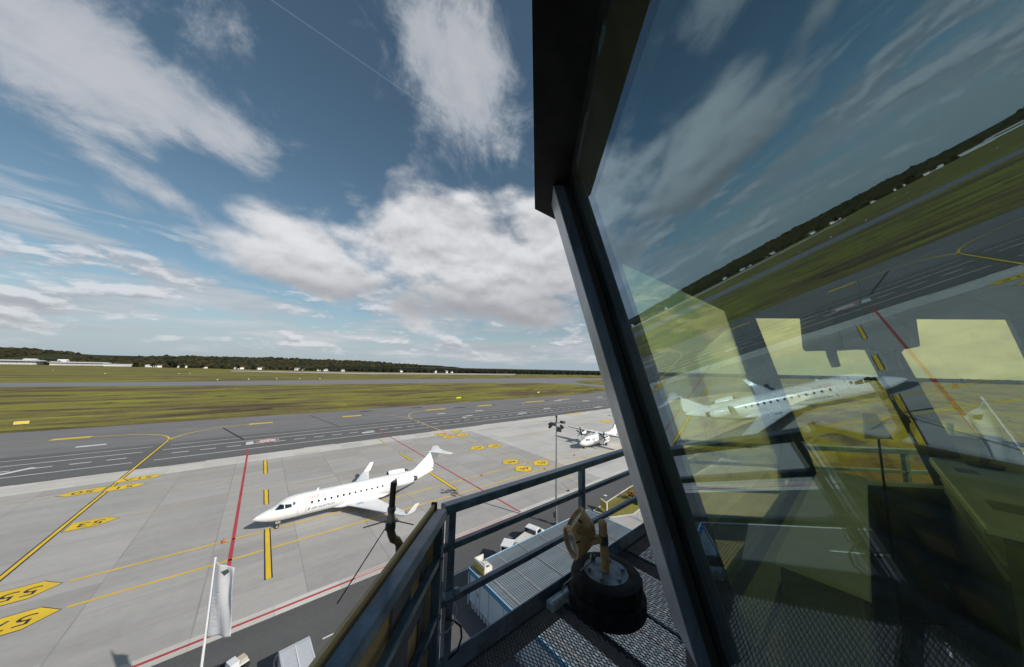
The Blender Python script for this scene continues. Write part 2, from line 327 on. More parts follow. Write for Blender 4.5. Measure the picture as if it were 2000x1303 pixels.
class MB:
    def __init__(s): s.v = []; s.f = []; s.mi = []; s.cur = 0
    def add(s, vs, fs, M=None):
        b = len(s.v)
        if M is not None: vs = [tuple(M @ Vector(p)) for p in vs]
        s.v += [tuple(p) for p in vs]; s.f += [tuple(i + b for i in f) for f in fs]; s.mi += [s.cur] * len(fs)
    def box(s, x0, x1, y0, y1, z0, z1, M=None):
        s.add([(x0, y0, z0), (x1, y0, z0), (x1, y1, z0), (x0, y1, z0), (x0, y0, z1), (x1, y0, z1), (x1, y1, z1), (x0, y1, z1)],
              [(3, 2, 1, 0), (4, 5, 6, 7), (0, 1, 5, 4), (1, 2, 6, 5), (2, 3, 7, 6), (3, 0, 4, 7)], M)
    def cbox(s, c, d, M=None):
        s.box(c[0] - d[0] / 2, c[0] + d[0] / 2, c[1] - d[1] / 2, c[1] + d[1] / 2, c[2] - d[2] / 2, c[2] + d[2] / 2, M)
    def prism(s, pts, z0, z1, M=None):
        n = len(pts)
        s.add([(p[0], p[1], z0) for p in pts] + [(p[0], p[1], z1) for p in pts],
              [tuple(range(n))[::-1], tuple(range(n, 2 * n))] + [(i, (i + 1) % n, n + (i + 1) % n, n + i) for i in range(n)], M)
    def loft(s, rings, cap=True, closed=True):
        n = len(rings[0]); vs = [p for r in rings for p in r]; fs = []
        for k in range(len(rings) - 1):
            for i in range(n if closed else n - 1):
                j = (i + 1) % n
                fs.append((k * n + i, k * n + j, (k + 1) * n + j, (k + 1) * n + i))
        if cap: fs += [tuple(range(n))[::-1], tuple(range((len(rings) - 1) * n, len(rings) * n))]
        s.add(vs, fs)
    def tube(s, pts, r, n=8, cap=True):
        pts = [Vector(p) for p in pts]; rs = r if isinstance(r, (list, tuple)) else [r] * len(pts)
        up = Vector((0, 0, 1)); rings = []
        t0 = (pts[1] - pts[0]).normalized()
        a = up.cross(t0) if abs(t0.z) < .95 else Vector((1, 0, 0)).cross(t0)
        a.normalize()
        for i, p in enumerate(pts):
            t = ((pts[min(i + 1, len(pts) - 1)] - pts[max(i - 1, 0)])).normalized()
            a = (a - t * a.dot(t)).normalized(); b = t.cross(a)
            rings.append([tuple(p + (a * math.cos(2 * math.pi * k / n) + b * math.sin(2 * math.pi * k / n)) * rs[i]) for k in range(n)])
        s.loft(rings, cap)
    def beam(s, p, q, w, h, up=(0, 0, 1)):
        p, q, up = Vector(p), Vector(q), Vector(up); t = (q - p).normalized()
        a = t.cross(up).normalized() * w / 2; b = a.cross(t).normalized() * h / 2
        rings = [[tuple(e + a + b), tuple(e - a + b), tuple(e - a - b), tuple(e + a - b)] for e in (p, q)]
        s.loft(rings)
    def lathe(s, prof, n=24, M=None, cap=True):
        rings = [[(r * math.cos(2 * math.pi * k / n), r * math.sin(2 * math.pi * k / n), z) for k in range(n)] for r, z in prof]
        if M is not None: rings = [[tuple(M @ Vector(p)) for p in rg] for rg in rings]
        s.loft(rings, cap)
    def sheet(s, pts, z):
        s.add([(p[0], p[1], z) for p in pts], [tuple(range(len(pts)))])
    def islands(s):
        par = list(range(len(s.v)))
        def find(i):
            while par[i] != i: par[i] = par[par[i]]; i = par[i]
            return i
        for f in s.f:
            r0 = find(f[0])
            for i in f[1:]: par[find(i)] = r0
        out = {}
        for f, m in zip(s.f, s.mi): out.setdefault(find(f[0]), []).append((f, m))
        res = []
        for fs in out.values():
            q = MB(); ix = {}
            for f, m in fs:
                for i in f:
                    if i not in ix: ix[i] = len(q.v); q.v.append(s.v[i])
                q.f.append(tuple(ix[i] for i in f)); q.mi.append(m)
            res.append(q)
        return res
    def build(s, name, mats, parent=None, smooth=False, bevel=0.0, loc=None):
        if name in SPLIT:                       # every loose piece of these parts is an object of its own
            ps = s.islands()
            if len(ps) > 1:
                os_ = [p.build_one(name, mats, parent, smooth, bevel, loc) for p in ps]
                PIECES[os_[0].name] = os_
                return os_[0]
        return s.build_one(name, mats, parent, smooth, bevel, loc)
    def build_one(s, name, mats, parent=None, smooth=False, bevel=0.0, loc=None):
        me = bpy.data.meshes.new(name); me.from_pydata(s.v, [], s.f)
        for m in (mats if isinstance(mats, (list, tuple)) else [mats]): me.materials.append(m)
        if any(s.mi): me.polygons.foreach_set('material_index', s.mi)
        me.update()
        bm = bmesh.new(); bm.from_mesh(me); bmesh.ops.recalc_face_normals(bm, faces=bm.faces); bm.to_mesh(me); bm.free()
        o = bpy.data.objects.new(name, me); C.objects.link(o)
        if loc: o.location = loc
        if parent is not None: o.parent = parent
        if smooth:
            me.polygons.foreach_set('use_smooth', [True] * len(me.polygons))
            es = o.modifiers.new('edges', 'EDGE_SPLIT'); es.split_angle = R(38)
        if bevel:
            bv = o.modifiers.new('bevel', 'BEVEL'); bv.width = bevel; bv.segments = 2; bv.limit_method = 'ANGLE'; bv.angle_limit = R(40)
        return o


def tag(o, label=None, cat=None, group=None, kind=None):
    if label: o['label'] = label
    if cat: o['category'] = cat
    if group: o['group'] = group
    if kind: o['kind'] = kind
    return o


def empty(name, loc, label, cat, group=None, rz=0.0):
    o = bpy.data.objects.new(name, None); C.objects.link(o)
    o.location = loc; o.rotation_euler = (0, 0, rz); o.empty_display_size = .3
    return tag(o, label, cat, group)


def copy_tree(o, parent=None):
    c = o.copy(); C.objects.link(c)
    if parent is not None: c.parent = parent
    for ch in [k for k in bpy.data.objects if k.parent == o]: copy_tree(ch, c)
    return c


_txt = {}
def text_geo(s):
    """flat glyph outlines of a string, height about 0.7, centred"""
    if s not in _txt:
        cu = bpy.data.curves.new('glyphs', 'FONT'); cu.body = s; cu.align_x = 'CENTER'; cu.align_y = 'CENTER'; cu.resolution_u = 3
        o = bpy.data.objects.new('glyphs', cu); C.objects.link(o)
        me = o.evaluated_get(bpy.context.evaluated_depsgraph_get()).to_mesh()
        _txt[s] = ([tuple(v.co) for v in me.vertices], [tuple(p.vertices) for p in me.polygons])
        bpy.data.objects.remove(o); bpy.data.curves.remove(cu)
    return _txt[s]

# ------------------------------------------------------------------ the ground
M_grass = mat_grass('grass')
M_taxi = mat_asphalt('taxiway asphalt', (.185, .182, .182), .17)
M_taxi_dark = mat_asphalt('taxiway asphalt, older', (.132, .130, .130), .15)
M_runway = mat_asphalt('runway asphalt', (.20, .20, .215), .12)
M_road = mat_asphalt('service road asphalt', (.100, .099, .099), .15)
M_conc = mat_concrete('apron concrete', (.375, .362, .343), joint=.5)
M_conc_l = mat_concrete('apron concrete, newer', (.49, .475, .45), joint=.35)
M_strip = mat_concrete('edge concrete', (.54, .52, .48), slab=5.0, joint=.3)
M_path = mat_concrete('path concrete', (.40, .385, .36), slab=3.0, joint=.4)
P_yel = mat_paint('yellow marking paint', (.78, .53, .03), .3)
P_yel_t = mat_paint('thin yellow line paint', (.72, .47, .05), .35, 2.5)
P_yel_w = mat_paint('worn yellow paint', (.50, .40, .19), .8, 2.2)
P_white = mat_paint('white marking paint', (.68, .67, .65), .5)
P_red = mat_paint('red line paint', (.46, .05, .06), .45)
P_red_l = mat_paint('worn red line paint', (.52, .16, .14), .55)
P_blk = mat_paint('black marking paint', (.03, .03, .032), .35)


def sheet(name, pts, z, m, kind='structure'):
    b = MB(); b.sheet(pts, z)
    return tag(b.build(name, m), kind=kind)


sheet('grass_field', [(-7000, -3000), (7000, -3000), (7000, 9000), (-7000, 9000)], 0.0, M_grass)
sheet('runway', [(-3000, 560), (-700, 475), (-145, 408), (-38, 388), (85, 372), (213, 362), (322, 321), (345, 273), (325, 208), (290, 172), (330, 150), (520, 200), (700, 380),
                 (604, 474), (479, 477), (283, 482), (109, 475), (-47, 469), (-169, 474), (-700, 560), (-3000, 680)], .015, M_runway)
sheet('grass_island', [(395, 300), (421, 335), (520, 372), (621, 352), (450, 225), (385, 215), (369, 262)], .025, M_grass)
sheet('taxiway', [(-900, 92.4), (900, 92.4), (900, 170), (420, 182), (267, 168), (200, 159.5), (100, 157.5), (-900, 157.5)], .035, M_taxi)
sheet('taxiway_lane', [(-900, 92.4), (600, 92.4), (600, 119), (-900, 119)], .045, M_taxi_dark)
sheet('apron', [(-140, 34.9), (53.2, 34.9), (54.2, 60), (55.4, 86.5), (-140, 86.5)], .05, M_conc)
sheet('apron_extension', [(53.2, 34.9), (420, 34.9), (420, 86.5), (55.4, 86.5), (54.2, 60)], .05, M_conc_l)
# the pale edge strip: its far side is ragged where the asphalt was laid against it
random.seed(3)
pts = [(-140, 86.5), (420, 86.5)]
x = 420.0
while x > -140:
    w = random.uniform(2.5, 7.5); pts.append((x, 92.7 + random.choice((0, 0, .35, .5)))); pts.append((x - w, pts[-1][1])); x -= w
sheet('apron_edge_strip', pts, .055, M_strip)
sheet('service_road', [(-140, -90), (420, -90), (420, 33.55), (-140, 33.55)], .03, M_road)
sheet('kerb_strip', [(-140, 33.55), (420, 33.55), (420, 34.9), (-140, 34.9)], .056, M_strip)
sheet('far_field', [(-63, 1082), (205, 899), (759, 868), (616, 720), (171, 775), (-56, 975)], .4, mat('dry field', (.42, .37, .34), .95, var=.12, scale=.01))
sheet('grass_verge', [(40.2, 27.9), (53.3, 29.1), (90, 29.4), (90, 24.2), (49.0, 24.0), (44.0, 23.6), (40.4, 25.2)], .06, M_grass)
sheet('grass_meadow', [(95, -90), (420, -90), (420, 33.4), (95, 33.4)], .058, M_grass)
sheet('footpath', [(36.0, 24.9), (40.2, 25.1), (44.0, 23.5), (49.0, 23.9), (90, 24.1), (90, 8), (36.0, 8)], .055, M_path)
b = MB()
for p, q in (((40.2, 27.9), (53.3, 29.1)), ((53.3, 29.1), (90, 29.4)), ((40.2, 27.9), (40.3, 25.2)), ((40.4, 25.2), (44.0, 23.6)), ((44, 23.6), (49, 24.0)), ((49, 24), (90, 24.2))):
    b.beam((p[0], p[1], .07), (q[0], q[1], .07), .16, .14)
tag(b.build('kerb', M_strip), kind='structure')

# ------------------------------------------------------------------ painted markings (each kind one sheet of paint)
Z0 = .065


def line(b, p, q, w, z=Z0):
    d = Vector((q[0] - p[0], q[1] - p[1])); n = Vector((-d.y, d.x)).normalized() * w / 2
    b.add([(p[0] + n.x, p[1] + n.y, z), (q[0] + n.x, q[1] + n.y, z), (q[0] - n.x, q[1] - n.y, z), (p[0] - n.x, p[1] - n.y, z)], [(0, 1, 2, 3)])


def path(b, pts, w, z=Z0):
    L, Rr = [], []
    for i, p in enumerate(pts):
        a, c = pts[max(i - 1, 0)], pts[min(i + 1, len(pts) - 1)]
        d = Vector((c[0] - a[0], c[1] - a[1])).normalized(); n = Vector((-d.y, d.x)) * w / 2
        L.append((p[0] + n.x, p[1] + n.y, z)); Rr.append((p[0] - n.x, p[1] - n.y, z))
    b.add(L + Rr, [(i, i + 1, len(pts) + i + 1, len(pts) + i) for i in range(len(pts) - 1)])


def bez(p0, p1, p2, n=14):
    return [((1 - t) ** 2 * p0[0] + 2 * t * (1 - t) * p1[0] + t * t * p2[0], (1 - t) ** 2 * p0[1] + 2 * t * (1 - t) * p1[1] + t * t * p2[1]) for t in [k / n for k in range(n + 1)]]


def marks(name, b, m): return tag(b.build(name, m), kind='structure')


# vehicle road on the taxiway side
b = MB()
for yy, w in ((99.7, .38), (115.0, .3)):
    line(b, (-140, yy), (-18.9, yy), w); line(b, (-16.0, yy), (46.8, yy), w); line(b, (48.6, yy), (330, yy), w)
line(b, (-140, 109.8), (-19.4, 109.8), .4); line(b, (-16.4, 109.8), (330, 109.8), .4)
xx = -120.0
while xx < 250:
    if not (-19.5 < xx + 1.2 < -15.5): line(b, (xx, 105.0), (xx + 2.7, 105.0), .5)
    xx += 4.6
for cx, cy, l, w, a in ((-33.5, 104.2, 4.2, 1.1, .9), (-30.5, 124.6, 4.5, 1.5, .05), (67.7, 111.0, 3.4, 1.0, 1.5), (71.5, 113.5, 4, 1.2, .1), (95, 105.5, 3.6, 1.0, 1.5), (98, 107, 4.0, 1.1, .1), (64.4, 125.7, 4, 1.5, 0),
                        (84, 124, 4.5, 1.5, 0), (27.7, 103, 3.6, 1.8, 0), (155, 135, 7, 2, 0), (171, 124, 7, 2, 0), (205, 135, 8, 2, 0), (150, 100, 7, 2, 0), (120, 112, 5, 1.5, 0)):
    d = Vector((math.cos(a), math.sin(a))) * l / 2
    line(b, (cx - d.x, cy - d.y), (cx + d.x, cy + d.y), w, Z0 + .004)
line(b, (-.65, 104.6), (-.65, 108.2), 1.5, Z0 + .008)
for k in range(36):                                      # white disc of the painted speed sign
    pass
b.add([(3.0 + 2.5 * math.cos(k * math.pi / 12), 107.2 + 2.2 * math.sin(k * math.pi / 12), Z0 + .004) for k in range(24)], [tuple(range(24))])
marks('road_marking', b, P_white)
b = MB()
path(b, [(3.0 + 2.1 * math.cos(k * math.pi / 12), 107.2 + 1.8 * math.sin(k * math.pi / 12)) for k in range(25)], .5, Z0 + .008)
tv, tf = text_geo('30'); b.add([(3.0 - v[0] * 2.2, 107.2 - v[1] * 2.2, Z0 + .009) for v in tv], tf)
marks('speed_sign_marking', b, P_red)
# red safety lines
b = MB()
line(b, (-.75, 34.3), (-.75, 99.6), .33); line(b, (31.2, 34.3), (31.2, 105), .28)
marks('safety_line', b, P_red)
b = MB(); line(b, (-90, 34.25), (9.0, 34.25), .26); marks('kerb_line', b, P_red)
b = MB(); line(b, (9.0, 34.25), (31.3, 34.05), .16); line(b, (9.0, 34.62), (31.3, 34.45), .10); marks('kerb_line_worn', b, P_red_l)
# thin yellow stand lines
b = MB()
line(b, (-12.2, 50.6), (2.2, 50.5), .30); line(b, (2.2, 50.5), (62, 50.4), .28); line(b, (-10.9, 45.6), (200, 45.0), .31)
marks('stand_line', b, P_yel_t)
b = MB()
line(b, (-12.2, 66.4), (44, 66.6), .2); line(b, (50, 71.5), (190, 71.5), .3); line(b, (-40, 81.9), (-23, 81.9), .2); line(b, (-14, 82), (44, 82.4), .18); line(b, (62, 50.4), (200, 50.2), .3)
line(b, (56, 48.5), (90, 30), .25); line(b, (-13, 75.5), (44, 75.8), .15); line(b, (90, 66), (150, 36), .25)
marks('stand_line_worn', b, P_yel_w)
# lead-in lines with black edges
b = MB(); line(b, (-17.4, 34.9), (-17.5, 122.4), .62, Z0 + .003); b2 = MB(); line(b2, (-17.4, 34.9), (-17.5, 122.4), .32, Z0 + .008)
for y0, y1 in ((39.4, 51.0), (59.6, 66.4), (75.8, 86.0)):
    line(b, (2.4, y0), (2.4, y1), .66, Z0 + .003); line(b2, (2.4, y0), (2.4, y1), .42, Z0 + .008)
for y0, y1 in ((47.2, 58.6), (67.2, 74.2)):
    line(b, (27.7, y0), (27.7, y1), .72, Z0 + .003); line(b2, (27.7, y0), (27.7, y1), .5, Z0 + .008)
marks('lead_in_line_border', b, P_blk)
for pt in (bez((-17.5, 122.4), (-18.5, 137.6), (-36, 138.6)), bez((-17.5, 122.4), (-15.5, 137.2), (-1, 138.5))): path(b2, pt, .42, Z0 + .008)
marks('lead_in_line', b2, P_yel)
b = MB()
path(b, [(47.9, 34.9), (48.0, 72), (47.7, 95), (47.9, 116)] + bez((47.9, 116), (49, 137), (64, 138.8)), .55)
path(b, bez((47.9, 116), (47.0, 136), (36, 138.4)), .45)
for xa, xb in ((-400, -41), (-34, -2), (5, 26.5), (35, 62), (74, 92), (103, 128), (150, 400)): line(b, (xa, 138.8), (xb, 138.9 if xb < 200 else 141), .22)
line(b, (27.7, 83), (27.7, 92), .5)
path(b, bez((118, 122), (119, 137), (131, 139)), .5); path(b, bez((78, 88), (92, 88), (104, 66)), .2)
marks('taxi_line', b, P_yel_w)
b = MB()
for xa, xb in ((36, 41), (60, 65.5), (78, 85), (97, 106), (141, 151), (158, 168), (215, 228)):
    yy = 139 if xa > 70 else 150
    line(b, (xa, yy - .2), (xb, yy), 1.9)
line(b, (-2, 112), (-8, 136), .5); line(b, (22, 119), (17, 150), .25); line(b, (118, 119), (112, 146), .3)
marks('black_marking', b, P_blk)
# numbered boxes on the apron and along the taxiway centre line
by, bk = MB(), MB()


def box_mark(cx, cy, s, l, w, tip, text=None, th=1.9, ang=0.0, z=Z0 + .012, border=.09):
    hl, hw = l / 2, w / 2
    if tip == 'r': pts = [(-hl, -hw), (hl - hw, -hw), (hl, 0), (hl - hw, hw), (-hl, hw)]
    elif tip == 'l': pts = [(hl, -hw), (hl, hw), (-hl + hw, hw), (-hl, 0), (-hl + hw, -hw)]
    elif tip == 'b': pts = [(-hl, 0), (-hl + hw * .8, -hw), (hl - hw * .8, -hw), (hl, 0), (hl - hw * .8, hw), (-hl + hw * .8, hw)]
    else: pts = [(-hl, -hw), (hl, -hw), (hl, hw), (-hl, hw)]
    ca, sa = math.cos(ang), math.sin(ang)
    T = lambda p: (cx + p[0] * ca - p[1] * sa, cy + p[0] * sa + p[1] * ca)
    by.sheet([T(p) for p in pts], z)
    if border:
        k = 1 + border / hw
        bk.sheet([T((p[0] * (1 + border / hl), p[1] * k)) for p in pts], z - .004)
    if text:
        tv, tf = text_geo(text)
        bk.add([T((-v[0] * th * 1.25 + (-.25 if tip == 'r' else .25), -v[1] * th * 1.05)) + (z + .004,) for v in tv], tf)


box_mark(-20.3, 82.2, 1, 4.6, 2.5, 'l', '50'); box_mark(-15.6, 81.6, 1, 4.2, 2.4, 'r', '51'); box_mark(-15.0, 86.0, 1, 5.4, 2.3, 'r', '51A', 1.7)
box_mark(-14.9, 66.3, 1, 4.0, 2.6, 'r', '53'); box_mark(-14.6, 50.6, 1, 3.9, 2.7, 'r', '55'); box_mark(-13.2, 45.5, 1, 4.0, 2.7, 'r', '57')
for cx, cy, tx in ((45.1, 53.2, '44'), (44.4, 48.1, '46'), (50.2, 48.6, '45'), (45.5, 67.4, '42'), (50.4, 66.4, '43'), (45.3, 82.8, '40'), (50.1, 83.0, '41'), (45.1, 88.0, '40A'), (51.0, 88.4, '41A')):
    box_mark(cx, cy, 1, 4.5, 3.6, 'b', tx, 1.8)
for cx, cy in ((112.8, 91.0), (119, 91.2)): box_mark(cx, cy, 1, 5, 2.6, 'b', None)
for cx, cy in ((111.9, 70.9), (118.5, 66.2)): box_mark(cx, cy, 1, 6, 4.0, 'b', None)
for xa, xb in ((-40.6, -34.2), (-1.6, 4.8), (27, 34), (62.6, 73.2), (92.5, 102.5), (129, 146), (160, 172)):
    box_mark((xa + xb) / 2, 138.8, 1, xb - xa, 2.5, 'q', None, border=0)
marks('stand_number_border', bk, P_blk)
marks('stand_number_marking', by, P_yel)
b = MB()
line(b, (5.5, 28.6), (18.8, 28.6), .14); line(b, (18.8, 28.6), (30, 28.9), .12); line(b, (4.9, 26.2), (9, 26.2), .12); line(b, (4.9, 26.2), (4.9, 20), .12)
marks('parking_line', b, P_white)

# ------------------------------------------------------------------ wooded skyline
BASE = [(-3400, 700), (-2400, 1350), (-1500, 1850), (-800, 1900), (-330, 1620), (-60, 1330), (227, 1075), (620, 900), (1121, 730), (1700, 420), (2100, 0), (2100, -700), (1500, -1600)]
HILL = [42, 50, 60, 55, 42, 25, 12, 13, 10, 12, 12, 12, 12]


def base_at(t):
    i = min(int(t), len(BASE) - 2); k = t - i
    p = Vector(BASE[i]).lerp(Vector(BASE[i + 1]), k); h = HILL[i] * (1 - k) + HILL[i + 1] * k
    d = Vector(BASE[i + 1]) - Vector(BASE[i]); n = Vector((-d.y, d.x)).normalized()
    if n.dot(p) < 0: n = -n
    return p, n, h


b = MB(); rows = []
NT = 120
for off, hf in ((0, 0.0), (150, .05), (420, .45), (800, .9), (1300, 1.0), (2600, .9)):
    rg = []
    for k in range(NT + 1):
        t = k * (len(BASE) - 1 - 1e-6) / NT
        p, n, h = base_at(t)
        q = p + n * off
        rg.append((q.x, q.y, -.3 + hf * h * (1 + .16 * math.sin(t * 5.1) + .10 * math.sin(t * 11.7 + 1))))
    rows.append(rg)
b.loft(rows, cap=False, closed=False)
tag(b.build('wooded_hills', mat_foliage('hill scrub', (.034, .038, .016), .4, .02), smooth=True), kind='structure')

M_wood = mat_foliage('wood crowns', (.031, .032, .014), .55, .12)
M_wood_d = mat_foliage('dark wood crowns', (.015, .019, .012), .5, .12)
_ico = bmesh.new(); bmesh.ops.create_icosphere(_ico, subdivisions=1, radius=1.0)
ICO_V = [v.co.copy() for v in _ico.verts]; ICO_F = [tuple(v.index for v in f.verts) for f in _ico.faces]; _ico.free()


def clump(b, c, rx, rz, rnd):
    b.add([(c[0] + v.x * rx * rnd.uniform(.72, 1.22), c[1] + v.y * rx * rnd.uniform(.72, 1.22), c[2] + v.z * rz * rnd.uniform(.75, 1.3)) for v in ICO_V], ICO_F)


rnd = random.Random(11)
b, bd, ba = MB(), MB(), MB()
for k in range(19000):
    t = rnd.uniform(0, len(BASE) - 1.0001) if k % 3 else rnd.uniform(1.8, 6.5)
    p, n, h = base_at(t)
    off = (abs(rnd.gauss(0, 1)) * 480 if rnd.random() < .55 else rnd.uniform(0, 1350)) if t < 5.5 else rnd.uniform(0, 260)
    if off < 90 and -880 < p.x < -350: continue
    if off < 60 and -350 <= p.x < 620 and rnd.random() < .6: continue
    z = 0.0
    wob = 1 + .16 * math.sin(t * 5.1) + .10 * math.sin(t * 11.7 + 1)
    for (o0, f0), (o1, f1) in zip(((0, 0.0), (150, .05), (420, .45), (800, .9), (1300, 1.0)), ((150, .05), (420, .45), (800, .9), (1300, 1.0), (2600, .9))):
        if o0 <= off < o1: z = (f0 + (f1 - f0) * (off - o0) / (o1 - o0)) * h * wob - .3
    q = p + n * off
    r = rnd.uniform(4.5, 9.5)
    tall = r * rnd.uniform(.75, 1.05) * (.85 if off > 250 else 1.05)
    u = rnd.random()
    if off > 260: r *= rnd.uniform(1.0, 1.9); tall *= rnd.uniform(1.0, 1.5)
    clump(bd if (t > 5.6 or u < .25) else (ba if u < .42 else b), (q.x, q.y, z + tall * .5), r * 1.15, tall, rnd)
tag(b.build('distant_wood', M_wood), kind='stuff'); tag(bd.build('distant_conifer_wood', M_wood_d), kind='stuff')
tag(ba.build('distant_autumn_wood', mat_foliage('russet wood crowns', (.052, .040, .020), .5, .12)), kind='stuff')

# single dark trees and bushes along the far edge of the airfield
M_bark = mat('bark', (.06, .045, .03), .9)
rnd = random.Random(5)
TREES = [(-232, 1500, 26, 'broad dark evergreen tree beside the white houses beyond the runway'), (-330, 1600, 17, None), (-280, 1530, 15, None), (-150, 1400, 15, None), (-100, 1350, 14, None), (-60, 1300, 15, None),
         (-20, 1265, 12, None), (20, 1225, 12, None), (62, 1190, 12, None), (100, 1150, 11, None), (140, 1115, 12, None), (186, 1080, 11, None), (226, 1040, 11, None), (262, 1010, 12, None),
         (298, 985, 13, None), (318, 970, 14, None), (352, 955, 11, None), (398, 940, 11, None), (440, 925, 11, None), (486, 905, 12, None), (545, 880, 10, None), (640, 850, 11, None), (720, 820, 10, None), (800, 780, 10, None), (860, 700, 8, None), (960, 640, 7, None)]
far_trees = []
for i, (tx, ty, th, lab) in enumerate(TREES):
    e = empty('dark_tree', (tx, ty, 0), lab or 'dark tree', 'tree', None if lab else 'dark trees along the far field edge')
    if not lab: far_trees.append((math.atan2(tx, ty), e))
    t = MB(); t.tube([(0, 0, 0), (.3, .1, th * .3), (0, 0, th * .6)], [th * .035, th * .028, th * .012], 6); t.build('trunk', M_bark, e)
    c = MB()
    for k in range(26):
        a = rnd.uniform(0, 6.283); rr = rnd.uniform(0, 1) ** .6 * th * .42; zz = rnd.uniform(.22, .86)
        rr *= math.sqrt(max(.1, 1 - ((zz - .5) / .5) ** 2))
        clump(c, (rr * math.cos(a), rr * math.sin(a), zz * th), th * rnd.uniform(.09, .17), th * rnd.uniform(.08, .15), rnd)
    c.build('crown', M_wood_d, e)

# hangars and houses far across the airfield
M_wht = mat('white render', (.74, .74, .72), .7, var=.08, scale=.2)
M_shed = mat('pale metal cladding', (.55, .55, .53), .5, var=.15, scale=.1, stretch=(3, 3, .2))
M_roofr = mat('brown roof tiles', (.16, .10, .075), .85, var=.25, scale=.6)
M_roofg = mat('grey roof', (.22, .22, .22), .8, var=.2, scale=.5)
M_win = mat('dark window glass', (.02, .025, .03), .15, var=.1)


def house(cx, cy, w, d, h, label, rz=0.0, wall=None, roof=None, pitch=.35, cat='house', group=None):
    e = empty('house' if cat == 'house' else 'hangar', (cx, cy, 0), label, cat, group, rz)
    q = MB(); q.box(-w / 2, w / 2, -d / 2, d / 2, 0, h); q.build('wall', wall or M_wht, e)
    q = MB(); o = .04 * w
    q.add([(-w / 2 - o, -d / 2 - o, h), (w / 2 + o, -d / 2 - o, h), (w / 2 + o, d / 2 + o, h), (-w / 2 - o, d / 2 + o, h), (-w / 2 - o, 0, h + d * pitch), (w / 2 + o, 0, h + d * pitch)],
          [(0, 1, 5, 4), (2, 3, 4, 5), (0, 4, 3), (1, 2, 5), (0, 3, 2, 1)])
    q.build('roof', roof or M_roofr, e)
    return e


house(-690, 1870, 190, 34, 12, 'long pale hangar, the larger of two at the foot of the wooded ridge', -.12, M_shed, M_shed, .12, 'hangar')
house(-490, 1780, 120, 30, 9, 'shorter pale hangar next to the long one, below the wooded ridge', -.2, M_shed, M_shed, .12, 'hangar')
house(-770, 1830, 22, 18, 15, 'tall pale block standing at the end of the longer far hangar', -.1, M_wht, M_roofg, .1, 'hangar')
house(-640, 1935, 26, 18, 17, 'white gabled building rising behind the long far hangar', -.1, M_wht, M_wht, .2, 'hangar')
house(-556, 1880, 20, 18, 16, 'small white gabled building behind the gap between the two far hangars', -.1, M_wht, M_wht, .25, 'hangar')
house(-385, 1700, 70, 18, 6, 'low white shed beyond the end of the shorter far hangar', -.2, M_wht, M_wht, .12, 'hangar')
house(-830, 1745, 70, 16, 5, 'low white shed in front of the tall pale block by the far hangars', -.1, M_wht, M_wht, .1, 'hangar')
house(-285, 1590, 42, 14, 5, 'low white bungalow standing beside the broad dark evergreen tree', -.3, M_wht, M_wht, .2)
ORD = 'first second third fourth fifth sixth seventh eighth ninth tenth eleventh twelfth thirteenth fourteenth fifteenth sixteenth seventeenth eighteenth nineteenth twentieth'.split()


def ordinal(i):
    if i < 20: return ORD[i]
    t, u = divmod(i + 1, 10)
    return ({2: 'twentieth', 3: 'thirtieth', 4: 'fortieth', 5: 'fiftieth'}[t]) if u == 0 else {2: 'twenty', 3: 'thirty', 4: 'forty', 5: 'fifty'}[t] + ' ' + ORD[u - 1]


vil = []
for i in range(56):
    t = 4.15 + 2.75 * (i + rnd.uniform(-1.4, 1.4)) / 55
    p, n, h_ = base_at(t); q = p + n * rnd.uniform(-20, 110); brown = rnd.random() < .55
    e = house(q.x, q.y, rnd.uniform(7, 14), rnd.uniform(7, 10), rnd.uniform(3.5, 6.5), '', rnd.uniform(-.8, .8), M_wht, M_roofr if brown else M_roofg, .3, 'house', 'white houses of the far village')
    vil.append((math.atan2(q.x, q.y), brown, e))
for i, (az, brown, e) in enumerate(sorted(vil, key=lambda v: v[0])):
    e['label'] = 'white house with a %s roof, %s from the left in the far village' % ('brown' if brown else 'grey', ordinal(i))
for i, (az, e) in enumerate(sorted(far_trees, key=lambda v: v[0])):
    e['label'] = 'small dark round tree, %s from the left along the far field edge' % ordinal(i)

# ------------------------------------------------------------------ control tower: an eight-sided glass cab that leans outward, with its walkway
S2 = math.sqrt(.5)
LEAN = .253                                  # outward lean of the glass per metre of height
FN = [(-S2, S2), (0, 1), (S2, S2), (1, 0), (S2, -S2), (0, -1), (-S2, -S2), (-1, 0)]
FD = [-.112, .751, 2.851, 4.957, 5.837, 4.974, 2.874, .766]
ZT, ZS, ZD = .70, -.77, -1.585              # glass head, glass sill, walkway level, all measured from the camera height


def gd(z): return [d - (ZT - z) * LEAN for d in FD]


def corners(ds):
    out = []
    for i in range(8):
        (a, b_), (c, d_) = FN[i], FN[(i + 1) % 8]; p, q = ds[i], ds[(i + 1) % 8]
        det = a * d_ - b_ * c
        out.append(((p * d_ - b_ * q) / det, (a * q - p * c) / det))
    return out                                # out[i] joins face i and face i + 1


def off(ds, k): return [d + k for d in ds]


